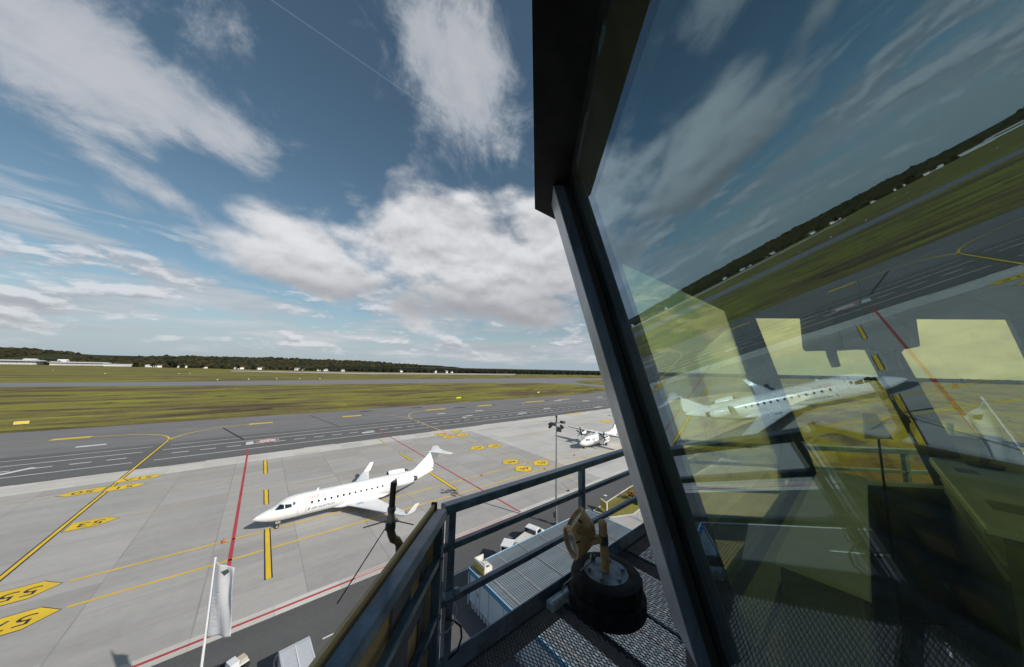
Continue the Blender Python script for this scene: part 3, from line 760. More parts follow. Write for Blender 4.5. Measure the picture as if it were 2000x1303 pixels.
M_steel = mat('blue grey painted steel', (.075, .100, .135), .32, var=.35, scale=9, stretch=(3, 3, .5), spec=.6)
M_steel_l = mat('worn pale edge paint', (.46, .47, .50), .38, metal=.2, var=.2, scale=6)  # on the posts this pale tone stands in for sky light
M_rail = mat('blue black railing paint', (.095, .155, .205), .24, var=.4, scale=7, spec=.55)
M_soffit = mat('black roof soffit', (.010, .010, .010), .55, var=.7, scale=9, spec=.2)
M_gasket = mat('black rubber gasket', (.008, .008, .008), .8)
M_bead = mat('olive glazing bead', (.030, .034, .022), .55, var=.3, scale=5)
M_plinth = mat('dark blue cladding', (.035, .045, .06), .45, var=.25, scale=3)
M_shaft = mat('tower concrete', (.36, .35, .33), .85, var=.2, scale=.8)
M_bolt = mat('bare bolt head', (.30, .31, .32), .4, metal=.7)
M_floor = mat('olive carpet', (.22, .23, .17), .95, var=.3, scale=12)
M_ceil = mat('dark ceiling panel', (.06, .06, .052), .9, var=.2, scale=2)
GLASS_A = mat_glass('reflective cab glass', (.98, .98, .77), .20, (.56, .77, 1.0), .045)
GLASS_B = mat_glass('tinted cab glass', (.98, .98, .77), .04, (.8, .9, 1.0), .006)

tower = empty('control_tower', (0, 0, 0), 'dark glass control tower cab leaning outward under a black roof', 'control tower')


def tz(pts, z): return [(p[0], p[1], H + z) for p in pts]


b = MB(); b.loft([tz(corners(off(gd(ZT), .129)), ZT), tz(corners(off(gd(ZT), .129)), ZT + .24), tz(corners(off(gd(ZT), -.3)), ZT + .34)]); roof = b.build('roof', M_soffit, tower)
b = MB(); b.loft([tz(corners(off(gd(.49), -.018)), .49), tz(corners(off(gd(.695), -.018)), .695)]); b.build('ceiling', M_ceil, tower)
PL = off(gd(ZS), .03)
PI_ = off(PL, -.15)
b = MB(); b.loft([tz(corners(PL), ZD - .12), tz(corners(PL), ZS), tz(corners(PI_), ZS), tz(corners(PI_), ZD - .12)], cap=False); b.build('sill_wall', M_plinth, tower)
PJ = off(PL, -.153)
b = MB(); b.loft([tz(corners(PJ), ZD), tz(corners(PJ), ZS), tz(corners(off(PJ, -.02)), ZS), tz(corners(off(PJ, -.02)), ZD)], cap=False); b.build('inner_lining', mat('olive inner lining', (.30, .32, .20), .7, var=.2), tower)
b = MB(); b.prism(corners(off(PL, -.18)), H + ZD - .10, H + ZD); b.build('floor', M_floor, tower)
b = MB(); b.loft([[(p[0], p[1], z) for p in corners(off(PL, k))] for k, z in ((-.9, 0), (-.9, H - 3.0), (-.15, H + ZD - .12))]); b.build('shaft', M_shaft, tower)
zt0, zb0 = ZT - .004, ZS + .004
for i in range(8):
    rings = []
    for z in (zb0, zt0):
        ci = corners(gd(z)); co = corners(off(gd(z), -.012))
        p0, p1, q0, q1 = (Vector(v) for v in (ci[i - 1], ci[i], co[i - 1], co[i]))
        d = (p1 - p0).normalized() * .016
        rings.append([(v.x, v.y, H + z) for v in (p0 + d, p1 - d, q1 - d, q0 + d)])
    b = MB(); b.loft(rings); b.build('window_pane', GLASS_A if i == 0 else GLASS_B, tower)
for i in range(8):
    # corner post: two flanges standing proud of the panes they join
    n1, n2 = Vector(FN[i]), Vector(FN[(i + 1) % 8])
    a1, a2 = Vector((-n1.y, n1.x)), Vector((n2.y, -n2.x))      # along each pane, away from the corner
    if a1.dot(n2) > 0: a1 = -a1
    if a2.dot(n1) > 0: a2 = -a2
    pr, fl = .055, .117
    wi = .18 if i == 0 else .11
    x = (n1 + n2) * (pr / (1 + n1.dot(n2)))

    def sweep(prof, name, m, parent):
        q = MB(); q.loft([[(c[0] + p.x, c[1] + p.y, H + z) for p in prof] for c, z in ((corners(gd(ZS + .003))[i], ZS + .003), (corners(gd(ZT - .003))[i], ZT - .003))])
        return q.build(name, m, parent)
    xi = (n1 + n2) * (.003 / (1 + n1.dot(n2)))
    post = sweep([a1 * fl + n1 * .003, a1 * fl + n1 * pr, x, a2 * fl + n2 * pr, a2 * fl + n2 * .003, xi], 'mullion', M_steel, tower)
    sweep([a1 * (fl + .012) + n1 * .002, a1 * (fl + .012) + n1 * .020, a1 * (fl + .002) + n1 * .022, a1 * (fl + .002) + n1 * .002], 'gasket', M_gasket, post)
    sweep([a2 * (fl + .012) + n2 * .002, a2 * (fl + .012) + n2 * .020, a2 * (fl + .002) + n2 * .022, a2 * (fl + .002) + n2 * .002], 'gasket', M_gasket, post)
    xo = (n1 + n2) * (-.016 / (1 + n1.dot(n2))); x2 = (n1 + n2) * (-.07 / (1 + n1.dot(n2)))
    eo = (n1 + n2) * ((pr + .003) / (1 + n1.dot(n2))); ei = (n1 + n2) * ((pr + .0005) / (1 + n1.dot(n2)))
    sweep([a1 * (fl - .004) + n1 * (pr + .0005), a1 * (fl - .004) + n1 * (pr + .003), eo, a2 * (fl - .004) + n2 * (pr + .003), a2 * (fl - .004) + n2 * (pr + .0005), ei], 'skylit_strip', M_steel_l, post)  # added pale layer: sky light on the post's outer faces, put into colour
    sweep([a1 * wi + n1 * -.016, xo, a2 * wi + n2 * -.016, a2 * (wi - .01) + n2 * -.07, x2, a1 * (wi - .01) + n1 * -.07], 'inner_post', M_bead, post)
for i in (2, 3):
    for s in ((1.0,) if i == 2 else (1.2,)):
        q = MB(); rings = []
        for z in (ZS, ZT - .003):
            cs = corners(gd(z)); c0 = corners(gd(ZT))[i - 1]; d = (Vector(cs[i]) - Vector(cs[i - 1])).normalized(); n = Vector(FN[i]); c = Vector(cs[i - 1]) + d * s
            rings.append([(v.x, v.y, H + z) for v in (c - d * .1 - n * .08, c + d * .1 - n * .08, c + d * .1 - n * .016, c - d * .1 - n * .016)])
        q.loft(rings); q.build('inner_post', M_bead, tower)
b = MB()
for i in range(8):
    ci = corners(off(gd(ZS), -.09))
    b.beam(ci[i - 1] + (H + ZS + .008,), ci[i] + (H + ZS + .008,), .07, .014)
b.build('window_sill', mat('pale green sill', (.42, .48, .30), .5), tower)

# walkway round the cab: expanded metal with real strands
DECK = [.49, 1.52, 3.48, 5.6, 6.46, 5.6, 3.5, 1.39]
M_grate = mat('galvanised grating', (.125, .135, .155), .42, metal=.3, var=.35, scale=30)
deck_in, deck_out = PL, off(DECK, .03)
LW, SW, TH = .047, .0215, .0038
xs = np.arange(-1.6, 5.1, SW / 2); ny = int(3.0 / (LW / 2))
V, F = [], []
for j, x0 in enumerate(xs):
    pr = None
    for i in range(ny):
        y = -1.4 + i * LW / 2; sgn = 1 if (i + j) % 2 else -1
        x = x0 + sgn * (SW / 4 - .0015)
        inside = all(x * n[0] + y * n[1] < d for n, d in zip(FN[:3] + FN[7:], deck_out[:3] + deck_out[7:])) and not all(x * n[0] + y * n[1] < d + .002 for n, d in zip(FN, deck_in))
        cur = (x, y, sgn) if inside else None
        if pr and cur:
            k = len(V); w = .0024
            for (qx, qy, qs) in (pr, cur):
                zz = H + ZD - .004 + qs * .0012
                V += [(qx - w, qy, zz - TH / 2 + w * .5), (qx + w, qy, zz - TH / 2 - w * .5), (qx + w, qy, zz + TH / 2 - w * .5), (qx - w, qy, zz + TH / 2 + w * .5)]
            F += [(k + a, k + (a + 1) % 4, k + 4 + (a + 1) % 4, k + 4 + a) for a in range(4)]
        pr = cur
b = MB(); b.v, b.f, b.mi = V, F, [0] * len(F)
walk = empty('walkway', (0, 0, H + ZD), 'dark expanded metal walkway around the tower cab', 'walkway')
g = b.build('grating', M_grate, None); g.parent = walk; g.matrix_parent_inverse = Matrix.Translation((0, 0, -(H + ZD)))


def wparent(o, root):
    for p in PIECES.get(o.name, [o]):
        p.parent = root; p.matrix_parent_inverse = Matrix.Translation(-Vector(root.location))
    return o


b = MB(); oc = corners(DECK)
for i in range(8):
    b.beam(oc[i - 1] + (H + ZD - .075,), oc[i] + (H + ZD - .075,), .05, .13)
wparent(b.build('edge_beam', M_steel), walk)
b = MB(); ic = corners(off(PL, .004)); md = corners(off(DECK, -.5))
pa = Vector(oc[0]); pb = Vector(ic[0]); b.beam((pa.x, pa.y, H + ZD - .045), (pb.x, pb.y, H + ZD - .045), .045, .07)
for t in (.9, 1.8): b.beam((oc[0][0] + t, 1.5, H + ZD - .05), (oc[0][0] + t, PL[1], H + ZD - .05), .04, .08)
for t in (.9, 1.7):
    p = Vector(oc[0]) - Vector((S2, S2)) * t; q = p - Vector(FN[0]) * 1.2
    b.beam((p.x, p.y, H + ZD - .05), (q.x, q.y, H + ZD - .05), .04, .08)
wparent(b.build('bearer', M_steel), walk)
b = MB()      # the join between two lengths of grating
p, q = Vector((2.08, 1.46)), Vector((2.06, PL[1] + .01))
b.beam((p.x, p.y, H + ZD + .003), (q.x, q.y, H + ZD + .003), .016, .010)
wparent(b.build('joint_bar', M_steel), walk)
b = MB()
for i in (0, 1, 2):
    p, q = Vector(oc[i - 1]), Vector(oc[i]); nn = Vector(FN[i]) * .012
    b.beam((p.x - nn.x, p.y - nn.y, H + ZD + .05), (q.x - nn.x, q.y - nn.y, H + ZD + .05), .008, .105)
wparent(b.build('kick_plate', M_rail), walk)

# railings
RZ = -.74


def railing(p, q, posts, label, end_w=.04):
    p, q = Vector(p), Vector(q)
    root = empty('guard_railing', (p.x, p.y, H + ZD), label, 'railing', 'railings around the tower walkway')
    d = (q - p).normalized()
    t = MB(); t.beam((p.x, p.y, H + RZ - .024), (q.x, q.y, H + RZ - .024), .058, .048); wparent(t.build('top_rail', M_rail, bevel=.005), root)
    for z in (RZ - .225, RZ - .49):
        t = MB(); t.beam((p.x, p.y, H + z), (q.x, q.y, H + z), .032, .032); wparent(t.build('mid_rail', M_rail, bevel=.003), root)
    t = MB(); nn = Vector((-d.y, d.x)) * .0225
    for s in posts:
        c = p + d * s
        for sg in (-1, 1):
            for zz in (RZ - .225, RZ - .49, ZD + .03): t.tube([(c.x + nn.x * sg, c.y + nn.y * sg, H + zz), (c.x + nn.x * sg * 1.25, c.y + nn.y * sg * 1.25, H + zz)], .007, 6)
    wparent(t.build('bolt', M_bolt), root)
    for s in posts:
        c = p + d * s
        t = MB(); t.beam((c.x, c.y, H + ZD - .12), (c.x, c.y, H + RZ - .05), .042, .042, up=(d.x, d.y, 0)); wparent(t.build('post', M_rail, bevel=.003), root)
    return root


ca = Vector(oc[0])
railing(ca + Vector((-.035, -.035)) , Vector(oc[7]), [.03, 1.1, 2.2, 3.3], 'blue black railing running along the plywood board and the whip aerial')
railing((ca.x - .01, 1.52), (oc[1][0] + .02, 1.52), [.05, 1.22, 2.45], 'blue black railing crossing the end of the walkway behind the tyre lamp')

railing(Vector(oc[1]) + Vector((.03, -.03)), oc[2], [.05, 1.2, 2.4], 'railing seen through the cab windows behind the control desk')

# plywood board hung outside the left railing
M_ply = mat('weathered plywood', (.74, .47, .20), .75, var=.2, scale=3, stretch=(1, 1, .25), col2=(.86, .62, .34))
M_plyd = mat('dark board edge', (.03, .027, .02), .8)
NA = Vector(FN[0]); DA = Vector((-S2, -S2))
e0 = Vector((.765, 1.525)); board = empty('plywood_board', (e0.x, e0.y, H - 1.2), 'tan plywood board with a grey frame hung outside the railing below the whip aerial', 'board')
b = MB(); e1 = e0 + DA * 2.0
nn = NA * .006
b.loft([[(v.x, v.y, H + z) for v in (e0 + nn, e1 + nn, e1 - nn, e0 - nn)] for z in (-1.72, -.725)]); wparent(b.build('panel', M_ply), board)
b = MB()
nb = NA * .013
for sa, sb in ((.115, .175), (.30, .46)):
    p, q = e0 + DA * sa - nb, e0 + DA * sb - nb
    b.loft([[(v.x, v.y, H + z) for v in (p + NA * .005, q + NA * .005, q - NA * .005, p - NA * .005)] for z in (-1.70, -.76)])
p, q = e0 + DA * .1755 - nb, e0 + DA * .2995 - nb
for z0, z1 in ((-.93, -.80), (-1.13, -1.06), (-1.36, -1.26), (-1.66, -1.52)):
    b.loft([[(v.x, v.y, H + z) for v in (p + NA * .005, q + NA * .005, q - NA * .005, p - NA * .005)] for z in (z0, z1)])
wparent(b.build('grey_frame', mat('grey board frame', (.15, .145, .155), .8, var=.3)), board)
b = MB()
c0, c1 = e0 - DA * .004, e0 + DA * .03
b.beam((c0.x, c0.y, H - 1.72), (c0.x, c0.y, H - .718), .030, .010, up=(DA.x, DA.y, 0))
wparent(b.build('edge_trim', M_plyd), board)

# whip aerial clamped to the board
M_alu = mat('dull aluminium', (.20, .20, .19), .42, metal=.8, var=.3, scale=30)
M_aer = mat('weathered aerial tube', (.06, .055, .05), .5, metal=.5, var=.4, scale=20)
M_blkp = mat('black plastic pipe', (.016, .018, .022), .4, var=.3, scale=20)
ae = empty('ground_plane_aerial', (.48, 1.35, H - .64), 'thin dark whip aerial with three wire arms rising beside the plywood board', 'aerial')
b = MB(); b.tube([(.48, 1.35, H - .64), (.482, 1.352, H - .50)], .0125, 12); wparent(b.build('whip', M_aer, smooth=True), ae)
b = MB(); b.lathe([(.0165, -.045), (.0165, -.012), (.0135, -.008), (.0135, .006), (.017, .008), (.017, .022), (.013, .026)], 14, Matrix.Translation((.48, 1.35, H - .625))); wparent(b.build('clamp', M_alu, smooth=True), ae)
for ex, ey, ez in ((.385, 1.40, -.675), (.25, 1.13, -.75), (.567, 1.315, -.685)):
    b = MB(); b.tube([(.48, 1.35, H - .652), (ex, ey, H + ez)], .0022, 6); wparent(b.build('wire_arm', M_aer), ae)
b = MB(); b.tube([(.48, 1.35, H - .665), (.482, 1.353, H - .69), (.487, 1.356, H - .71), (.503, 1.372, H - .745), (.525, 1.39, H - .765), (.548, 1.415, H - .80), (.555, 1.42, H - .88), (.556, 1.42, H - 1.75)], .0165, 12)
wparent(b.build('elbow_pipe', M_blkp, smooth=True), ae)
b = MB(); b.tube([(.48, 1.35, H - .663), (.48, 1.35, H - .69)], .021, 12); wparent(b.build('collar', M_blkp, smooth=True), ae)

# conduit, cable loop and hook at the railing corner
cx, cy = ca.x + .012, ca.y + .035
t = MB(); t.tube([(cx, cy, H - 1.75), (cx, cy, H - .80)], .0055, 8)
cd = empty('cable_conduit', (cx, cy, H - 1.75), 'thin white conduit standing between the two corner railing posts', 'conduit')
wparent(t.build('pipe', mat('white plastic', (.62, .62, .60), .4), smooth=True), cd)
t = MB()
for z in (-.92, -1.18, -1.42): t.tube([(cx, cy, H + z - .006), (cx, cy, H + z + .006)], .0075, 8)
wparent(t.build('clip', M_blkp), cd)
t = MB(); t.tube([(.85, 1.50, H - 1.30), (.885, 1.47, H - 1.31), (.915, 1.455, H - 1.34), (.925, 1.46, H - 1.40), (.91, 1.47, H - 1.46), (.88, 1.50, H - 1.50), (.855, 1.52, H - 1.52)], .0055, 8)
tag(t.build('cable_loop', M_blkp, smooth=True), 'black cable loop hanging from the corner railing post', 'cable')
t = MB(); t.tube([(.80, 1.47, H - 1.33), (.84, 1.465, H - 1.335), (.87, 1.46, H - 1.31), (.893, 1.46, H - 1.26), (.885, 1.48, H - 1.225)], .0038, 8)
tag(t.build('wire_hook', M_steel_l, smooth=True), 'bent silver wire hook on the corner railing post', 'hook')
t = MB(); t.cbox((.86, 1.50, H - 1.19), (.05, .03, .035)); t.cbox((.905, 1.497, H - 1.19), (.028, .026, .028))
tag(t.build('rail_bracket', mat('pale blue bracket paint', (.20, .30, .38), .4), bevel=.003), 'small pale blue bracket on the corner railing post', 'bracket')
t = MB(); t.cbox((1.70, 1.455, H + ZD + .03), (.22, .055, .05)); t.cbox((1.70, 1.455, H + ZD + .058), (.20, .040, .006))
tag(t.build('metal_bar', mat('pale grey metal', (.62, .68, .68), .4, metal=.3, var=.3, scale=20), bevel=.004), 'pale grey metal bar lying on the walkway beside the stacked tyres', 'metal bar')

# lamp on two old tyres
M_tyre = mat('old black rubber', (.012, .012, .013), .7, var=.5, scale=14, bump=.5, spec=.3)
M_disc = mat('grimy steel disc', (.20, .235, .27), .42, metal=.55, var=.45, scale=9)
M_lampy = mat('mustard lamp paint', (.60, .33, .12), .5, var=.3, scale=11, col2=(.78, .49, .22))
M_lens = mat('lamp glass', (.22, .22, .21), .08, var=.1, spec=.8)
TX, TY, TB = 1.945, 1.255, H + ZD
DL = -.07
lamp = empty('tyre_base_lamp', (TX, TY, TB), 'mustard yellow signal lamp on a post set in two stacked black tyres', 'lamp')


def tyre_geo(r, h):
    q = MB(); n = 64; prof = [(.50, .10), (.62, .0), (.86, .0), (.97, .10), (1.0, .22), (1.0, .78), (.97, .90), (.86, 1.0), (.62, 1.0), (.50, .90)]
    rings = []
    for k, (a, z) in enumerate(prof):
        rings.append([((r * a - (.010 if (4 <= k <= 5 and i % 4 < 2) else 0)) * math.cos(2 * math.pi * i / n), (r * a - (.010 if (4 <= k <= 5 and i % 4 < 2) else 0)) * math.sin(2 * math.pi * i / n), z * h) for i in range(n)])
    q.loft(rings, cap=False)
    q.loft([rings[-1], rings[0]], cap=False)
    return q


o = tyre_geo(.258, .112).build('tyre', M_tyre, lamp, smooth=True)
o = tyre_geo(.236, .10).build('tyre', M_tyre, lamp, smooth=True, loc=(0, 0, .110))
b = MB(); b.lathe([(0.001, .14), (.19, .14), (.19, .188), (.150, .202), (.145, .212), (.02, .215), (.001, .215)], 40); disc = b.build('disc', M_disc, lamp, smooth=True)
for k in range(6):
    a = k * math.pi / 3 + .35
    b = MB(); b.lathe([(.0001, 0), (.014, 0), (.014, .014), (.0001, .016)], 6, Matrix.Translation((.115 * math.cos(a), .115 * math.sin(a), .212))); b.build('bolt', M_disc, disc)
b = MB(); b.tube([(.0, .0, .20), (-.022, .006, .53)], .0285, 18); b.tube([(-.0222, .006, .53), (-.0235, .0064, .542)], [.0285, .012], 18); b.build('post', M_lampy, lamp, smooth=True)
b = MB(); b.tube([(-.0125, .0034, .385), (-.0165, .0045, .445)], .032, 18); b.build('clamp_band', mat('dull clamp steel', (.13, .12, .10), .5, metal=.5, var=.4, scale=30), lamp, smooth=True)


def lamp_head(c, d, r, length, name):
    z = Vector(d).normalized(); M = Matrix.Translation(c) @ z.to_track_quat('Z', 'Y').to_matrix().to_4x4()
    q = MB(); q.lathe([(.001, -length), (r * .34, -length), (r * .46, -length * .93), (r * .70, -length * .76), (r * .86, -length * .52), (r * .94, -length * .22), (r * .96, -.018), (r * 1.06, -.014), (r * 1.06, .014), (r * .93, .016), (r * .92, -.004), (.001, -.006)], 30, M)
    hd = q.build(name, M_lampy, lamp, smooth=True)
    q = MB(); q.lathe([(.001, .004), (r * .55, .002), (r * .895, -.003), (r * .895, -.0055), (.001, -.0055)], 30, M); q.build('lens', M_lens, hd, smooth=True)
    q = MB()
    for k in range(3):
        a = k * 2.1 + .5
        q.cbox((r * 1.02 * math.cos(a), r * 1.02 * math.sin(a), 0), (.012, .012, .030), M)
    q.build('rim_clip', M_plyd, hd)
    return hd


lamp_head((-.195, .135, .400), (-.90, .34, -.12), .094, .15, 'lamp_head')
lamp_head((-.135, .150, .520), (-.50, .62, .62), .090, .15, 'lamp_head')
b = MB(); b.beam((-.19, .12, .475), (-.03, .012, .43), .03, .014); b.beam((-.10, .06, .40), (-.02, .005, .42), .04, .03); b.build('bracket', M_lampy, lamp)
b = MB(); b.tube([(-.075, .05, .33), (-.085, .058, .27), (-.15, .12, .19), (-.20, .19, .11), (-.215, .215, .06)], .006, 8); b.lathe([(.001, -.018), (.016, -.014), (.019, 0), (.016, .014), (.001, .018)], 12, Matrix.Translation((-.078, .05, .30))); b.build('cable_tail', M_alu, lamp, smooth=True)

# ------------------------------------------------------------------ inside the cab
M_desk = mat('pale green desk laminate', (.78, .84, .62), .5, var=.12, scale=4)
M_deskf = mat('olive desk front', (.30, .32, .19), .6, var=.2, scale=3)
M_edge = mat('pale edge trim', (.55, .60, .36), .4)
M_dark = mat('black plastic', (.012, .012, .013), .35, var=.2)
M_screen = mat('dark screen', (.01, .012, .014), .12)
M_pale = mat('pale plastic', (.55, .56, .50), .5)
FZ = H + ZD + .002
desk = empty('control_desk', (3.3, -.8, FZ), 'long pale green control desk with a dark front inside the cab', 'desk')
DZ = -.57
b = MB(); b.box(2.22, 4.37, -1.4, -.26, H + DZ - .035, H + DZ); wparent(b.build('desk_top', M_desk, bevel=.006), desk)
b = MB(); b.box(2.25, 4.34, -1.35, -.30, FZ, H + DZ - .035); wparent(b.build('desk_front', M_deskf), desk)
b = MB(); b.box(2.22, 4.37, -.263, -.256, H + DZ - .036, H + DZ - .018); b.box(2.25, 4.34, -.30, -.29, H + DZ - .145, H + DZ - .135); b.box(2.25, 4.34, -.30, -.29, H + DZ - .195, H + DZ - .187); wparent(b.build('edge_trim', M_edge), desk)
b = MB(); b.box(2.5, 2.66, -.44, -.32, H + DZ, H + DZ + .003); b.box(3.3, 3.42, -.40, -.32, H + DZ, H + DZ + .003); wparent(b.build('cable_flap', M_deskf), desk)
b = MB()
for k in range(7): b.box(2.45 + .15 * k, 2.57 + .15 * k, -.62 - .06 * (k % 2), -.55 - .06 * (k % 2), H + DZ + .001, H + DZ + .010)
wparent(b.build('button_strip', M_edge), desk)
mon = empty('flat_monitor', (3.72, -.72, H + DZ), 'black flat monitor lying back on the control desk', 'monitor')
b = MB(); b.box(-.32, .32, -.02, .02, .10, .40); M_ = Matrix.Rotation(R(55), 4, 'X')
b.v = [tuple(M_ @ Vector(v)) for v in b.v]; b.build('screen_case', M_dark, mon, bevel=.006)
b = MB(); b.box(-.30, .30, .0205, .0225, .12, .38); b.v = [tuple(M_ @ Vector(v)) for v in b.v]; b.build('screen', M_screen, mon)
b = MB(); b.tube([(0, -.05, .0), (0, -.10, .10), (0, -.16, .14)], .02, 8); b.box(-.12, .12, -.12, .05, 0, .012); b.build('stand', M_dark, mon)
arm = empty('desk_lamp', (3.62, -.46, H + DZ), 'black jointed desk lamp arm on the control desk', 'desk lamp')
b = MB(); b.lathe([(.001, 0), (.07, 0), (.07, .02), (.001, .022)], 20); b.build('base', M_dark, arm, smooth=True)
b = MB(); b.beam((0, 0, .02), (.04, -.02, .16), .03, .03); b.beam((.04, -.02, .16), (.46, -.34, .12), .045, .028); b.build('arm', M_dark, arm)
prn = empty('slatted_printer', (4.14, -.50, H + DZ), 'pale slatted printer at the far end of the control desk', 'printer')
b = MB(); b.box(-.18, .18, -.15, .15, 0, .12); b.build('case', M_pale, prn, bevel=.01)
b = MB()
for k in range(12): b.box(-.16 + .028 * k, -.145 + .028 * k, -.12, .12, .121, .14)
b.build('vent', M_dark, prn)
b = MB(); b.tube([(-.02, .1, .12), (-.03, .1, .22)], .018, 10); b.build('paper_roll', M_pale, prn, smooth=True)
sd2 = empty('side_desk', (2.2, .15, FZ), 'low green cabinet with a pale top edge under the front windows', 'cabinet')
b = MB(); b.box(1.45, 3.0, .06, .24, FZ, H - .66); wparent(b.build('cabinet_body', mat('sage green cabinet', (.20, .235, .15), .6)), sd2)
b = MB(); b.box(1.43, 3.02, .04, .25, H - .66, H - .645); wparent(b.build('cabinet_top', M_desk), sd2)
b = MB(); b.box(1.43, 3.02, .036, .04, H - .663, H - .642); wparent(b.build('edge_trim', M_edge), sd2)
gun = empty('signal_light_gun', (2.33, -.02, H + .215), 'dark signal light gun with two handles hanging from the cab ceiling', 'signal lamp')
AX = Vector((.764, -.645, .02)).normalized(); AZ = Vector((0, 0, 1)); AY = AZ.cross(AX)
MG = Matrix(((AX.x, AY.x, 0, 0), (AX.y, AY.y, 0, 0), (AX.z, 0, 1, 0), (0, 0, 0, 1)))
rot = MG @ Matrix.Rotation(R(90), 4, 'Y')
b = MB(); b.loft([[(x, y * w, z0 if z < 0 else z1) for y, z in ((-1, -1), (1, -1), (1, 1), (-1, 1))] for x, w, z0, z1 in ((-.245, .085, -.075, .10), (-.225, .095, -.088, .105), (-.06, .085, -.086, .10), (-.05, .08, -.078, .10), (.12, .075, -.085, .10), (.19, .06, -.075, .09), (.215, .03, -.05, .05))]); b.v = [tuple(MG @ Vector(v)) for v in b.v]; b.build('housing', M_dark, gun, bevel=.01)
b = MB(); b.beam((-.23, 0, .095), (.18, 0, .085), .05, .03); b.beam((-.17, 0, .08), (-.17, 0, .135), .012, .03, up=(1, 0, 0)); b.v = [tuple(MG @ Vector(v)) for v in b.v]; b.build('sight_rail', M_dark, gun)
b = MB(); b.tube([(-.185, 0, -.06), (-.178, 0, -.12), (-.165, 0, -.17)], [.02, .019, .017], 10); b.v = [tuple(MG @ Vector(v)) for v in b.v]; b.build('front_handle', M_dark, gun, smooth=True)
b = MB(); b.tube([(.02, 0, -.075), (.085, 0, -.085), (.115, 0, -.13), (.13, 0, -.19)], [.015, .022, .024, .026], 12); b.v = [tuple(MG @ Vector(v)) for v in b.v]; b.build('pistol_grip', M_dark, gun, smooth=True)
b = MB(); b.tube([(.045, 0, -.085), (.06, 0, -.115), (.055, 0, -.13)], .004, 6); b.v = [tuple(MG @ Vector(v)) for v in b.v]; b.build('trigger', M_dark, gun)
b = MB(); b.lathe([(.001, -.01), (.022, -.01), (.022, .01), (.001, .01)], 14, MG @ Matrix.Translation((.155, 0, -.075)) @ Matrix.Rotation(R(90), 4, 'X')); b.build('knob', M_dark, gun)
b = MB(); b.tube([(0, 0, .09), (0, 0, .285)], .006, 8); b.build('hanger', M_dark, gun)
b = MB(); b.prism([(-.09, 0), (.09, 0), (.065, .16), (-.02, .16)], -.004, .004)
pt = b.build('paper_sheet', mat('white paper', (.72, .72, .70), .8)); pt.location = (3.05, -.03, H - .40); pt.rotation_euler = (R(70), 0, R(-40))
tag(pt, 'white paper sheet propped up behind the near window', 'paper')
st = MB(); st.tube([(3.05, -.03, FZ), (3.05, -.03, H - .40)], .006, 6); tag(st.build('paper_stand', M_dark), 'thin dark stand carrying the white paper sheet', 'stand')

# ------------------------------------------------------------------ aircraft
M_skin = mat('white aircraft paint', (.80, .80, .79), .26, var=.08, scale=1.2, coat=.4, stretch=(.35, 1, 1))
M_skin2 = mat('off white aircraft paint', (.72, .73, .73), .32, var=.05, scale=.8)
M_lead = mat('polished leading edge', (.45, .44, .47), .28, metal=.7, var=.1)
M_dk = mat('dark intake', (.015, .016, .03), .5)
M_cock = mat('cockpit glass', (.012, .03, .032), .06, var=.3, scale=1.5, spec=.9)
M_wdw = mat('cabin window', (.012, .013, .022), .12)
M_line = mat('panel line grey', (.36, .36, .37), .5)
M_redl = mat('faded red lettering', (.56, .33, .34), .5)
M_greyl = mat('pale grey lettering', (.50, .49, .47), .5)
M_blue = mat('dark blue lettering', (.03, .05, .13), .45)
M_lblue = mat('pale blue emblem', (.20, .42, .55), .45)
M_rub = mat('aircraft tyre', (.015, .015, .016), .8)
M_met = mat('landing gear metal', (.55, .55, .56), .35, metal=.6)
M_nozz = mat('exhaust metal', (.12, .115, .11), .4, metal=.8, var=.3)
M_grey = mat('grey fairing', (.30, .30, .31), .45)


def fus_ring(x, w, zt, zb, n=32):
    zc, hh = (zt + zb) / 2, (zt - zb) / 2
    return [(x, w * math.cos(2 * math.pi * k / n), zc + hh * math.sin(2 * math.pi * k / n)) for k in range(n)]


def smooth_sections(sec, per=5):
    """Catmull-Rom through the given stations"""
    out = []
    for i in range(len(sec) - 1):
        p0, p1, p2, p3 = sec[max(i - 1, 0)], sec[i], sec[i + 1], sec[min(i + 2, len(sec) - 1)]
        for k in range(per):
            t = k / per
            q = []
            for a, b_, c, d in zip(p0, p1, p2, p3):
                q.append(.5 * (2 * b_ + (c - a) * t + (2 * a - 5 * b_ + 4 * c - d) * t * t + (3 * b_ - a - 3 * c + d) * t ** 3))
            q[0] = p1[0] + (p2[0] - p1[0]) * t
            out.append(q)
    out.append(list(sec[-1]))
    return out


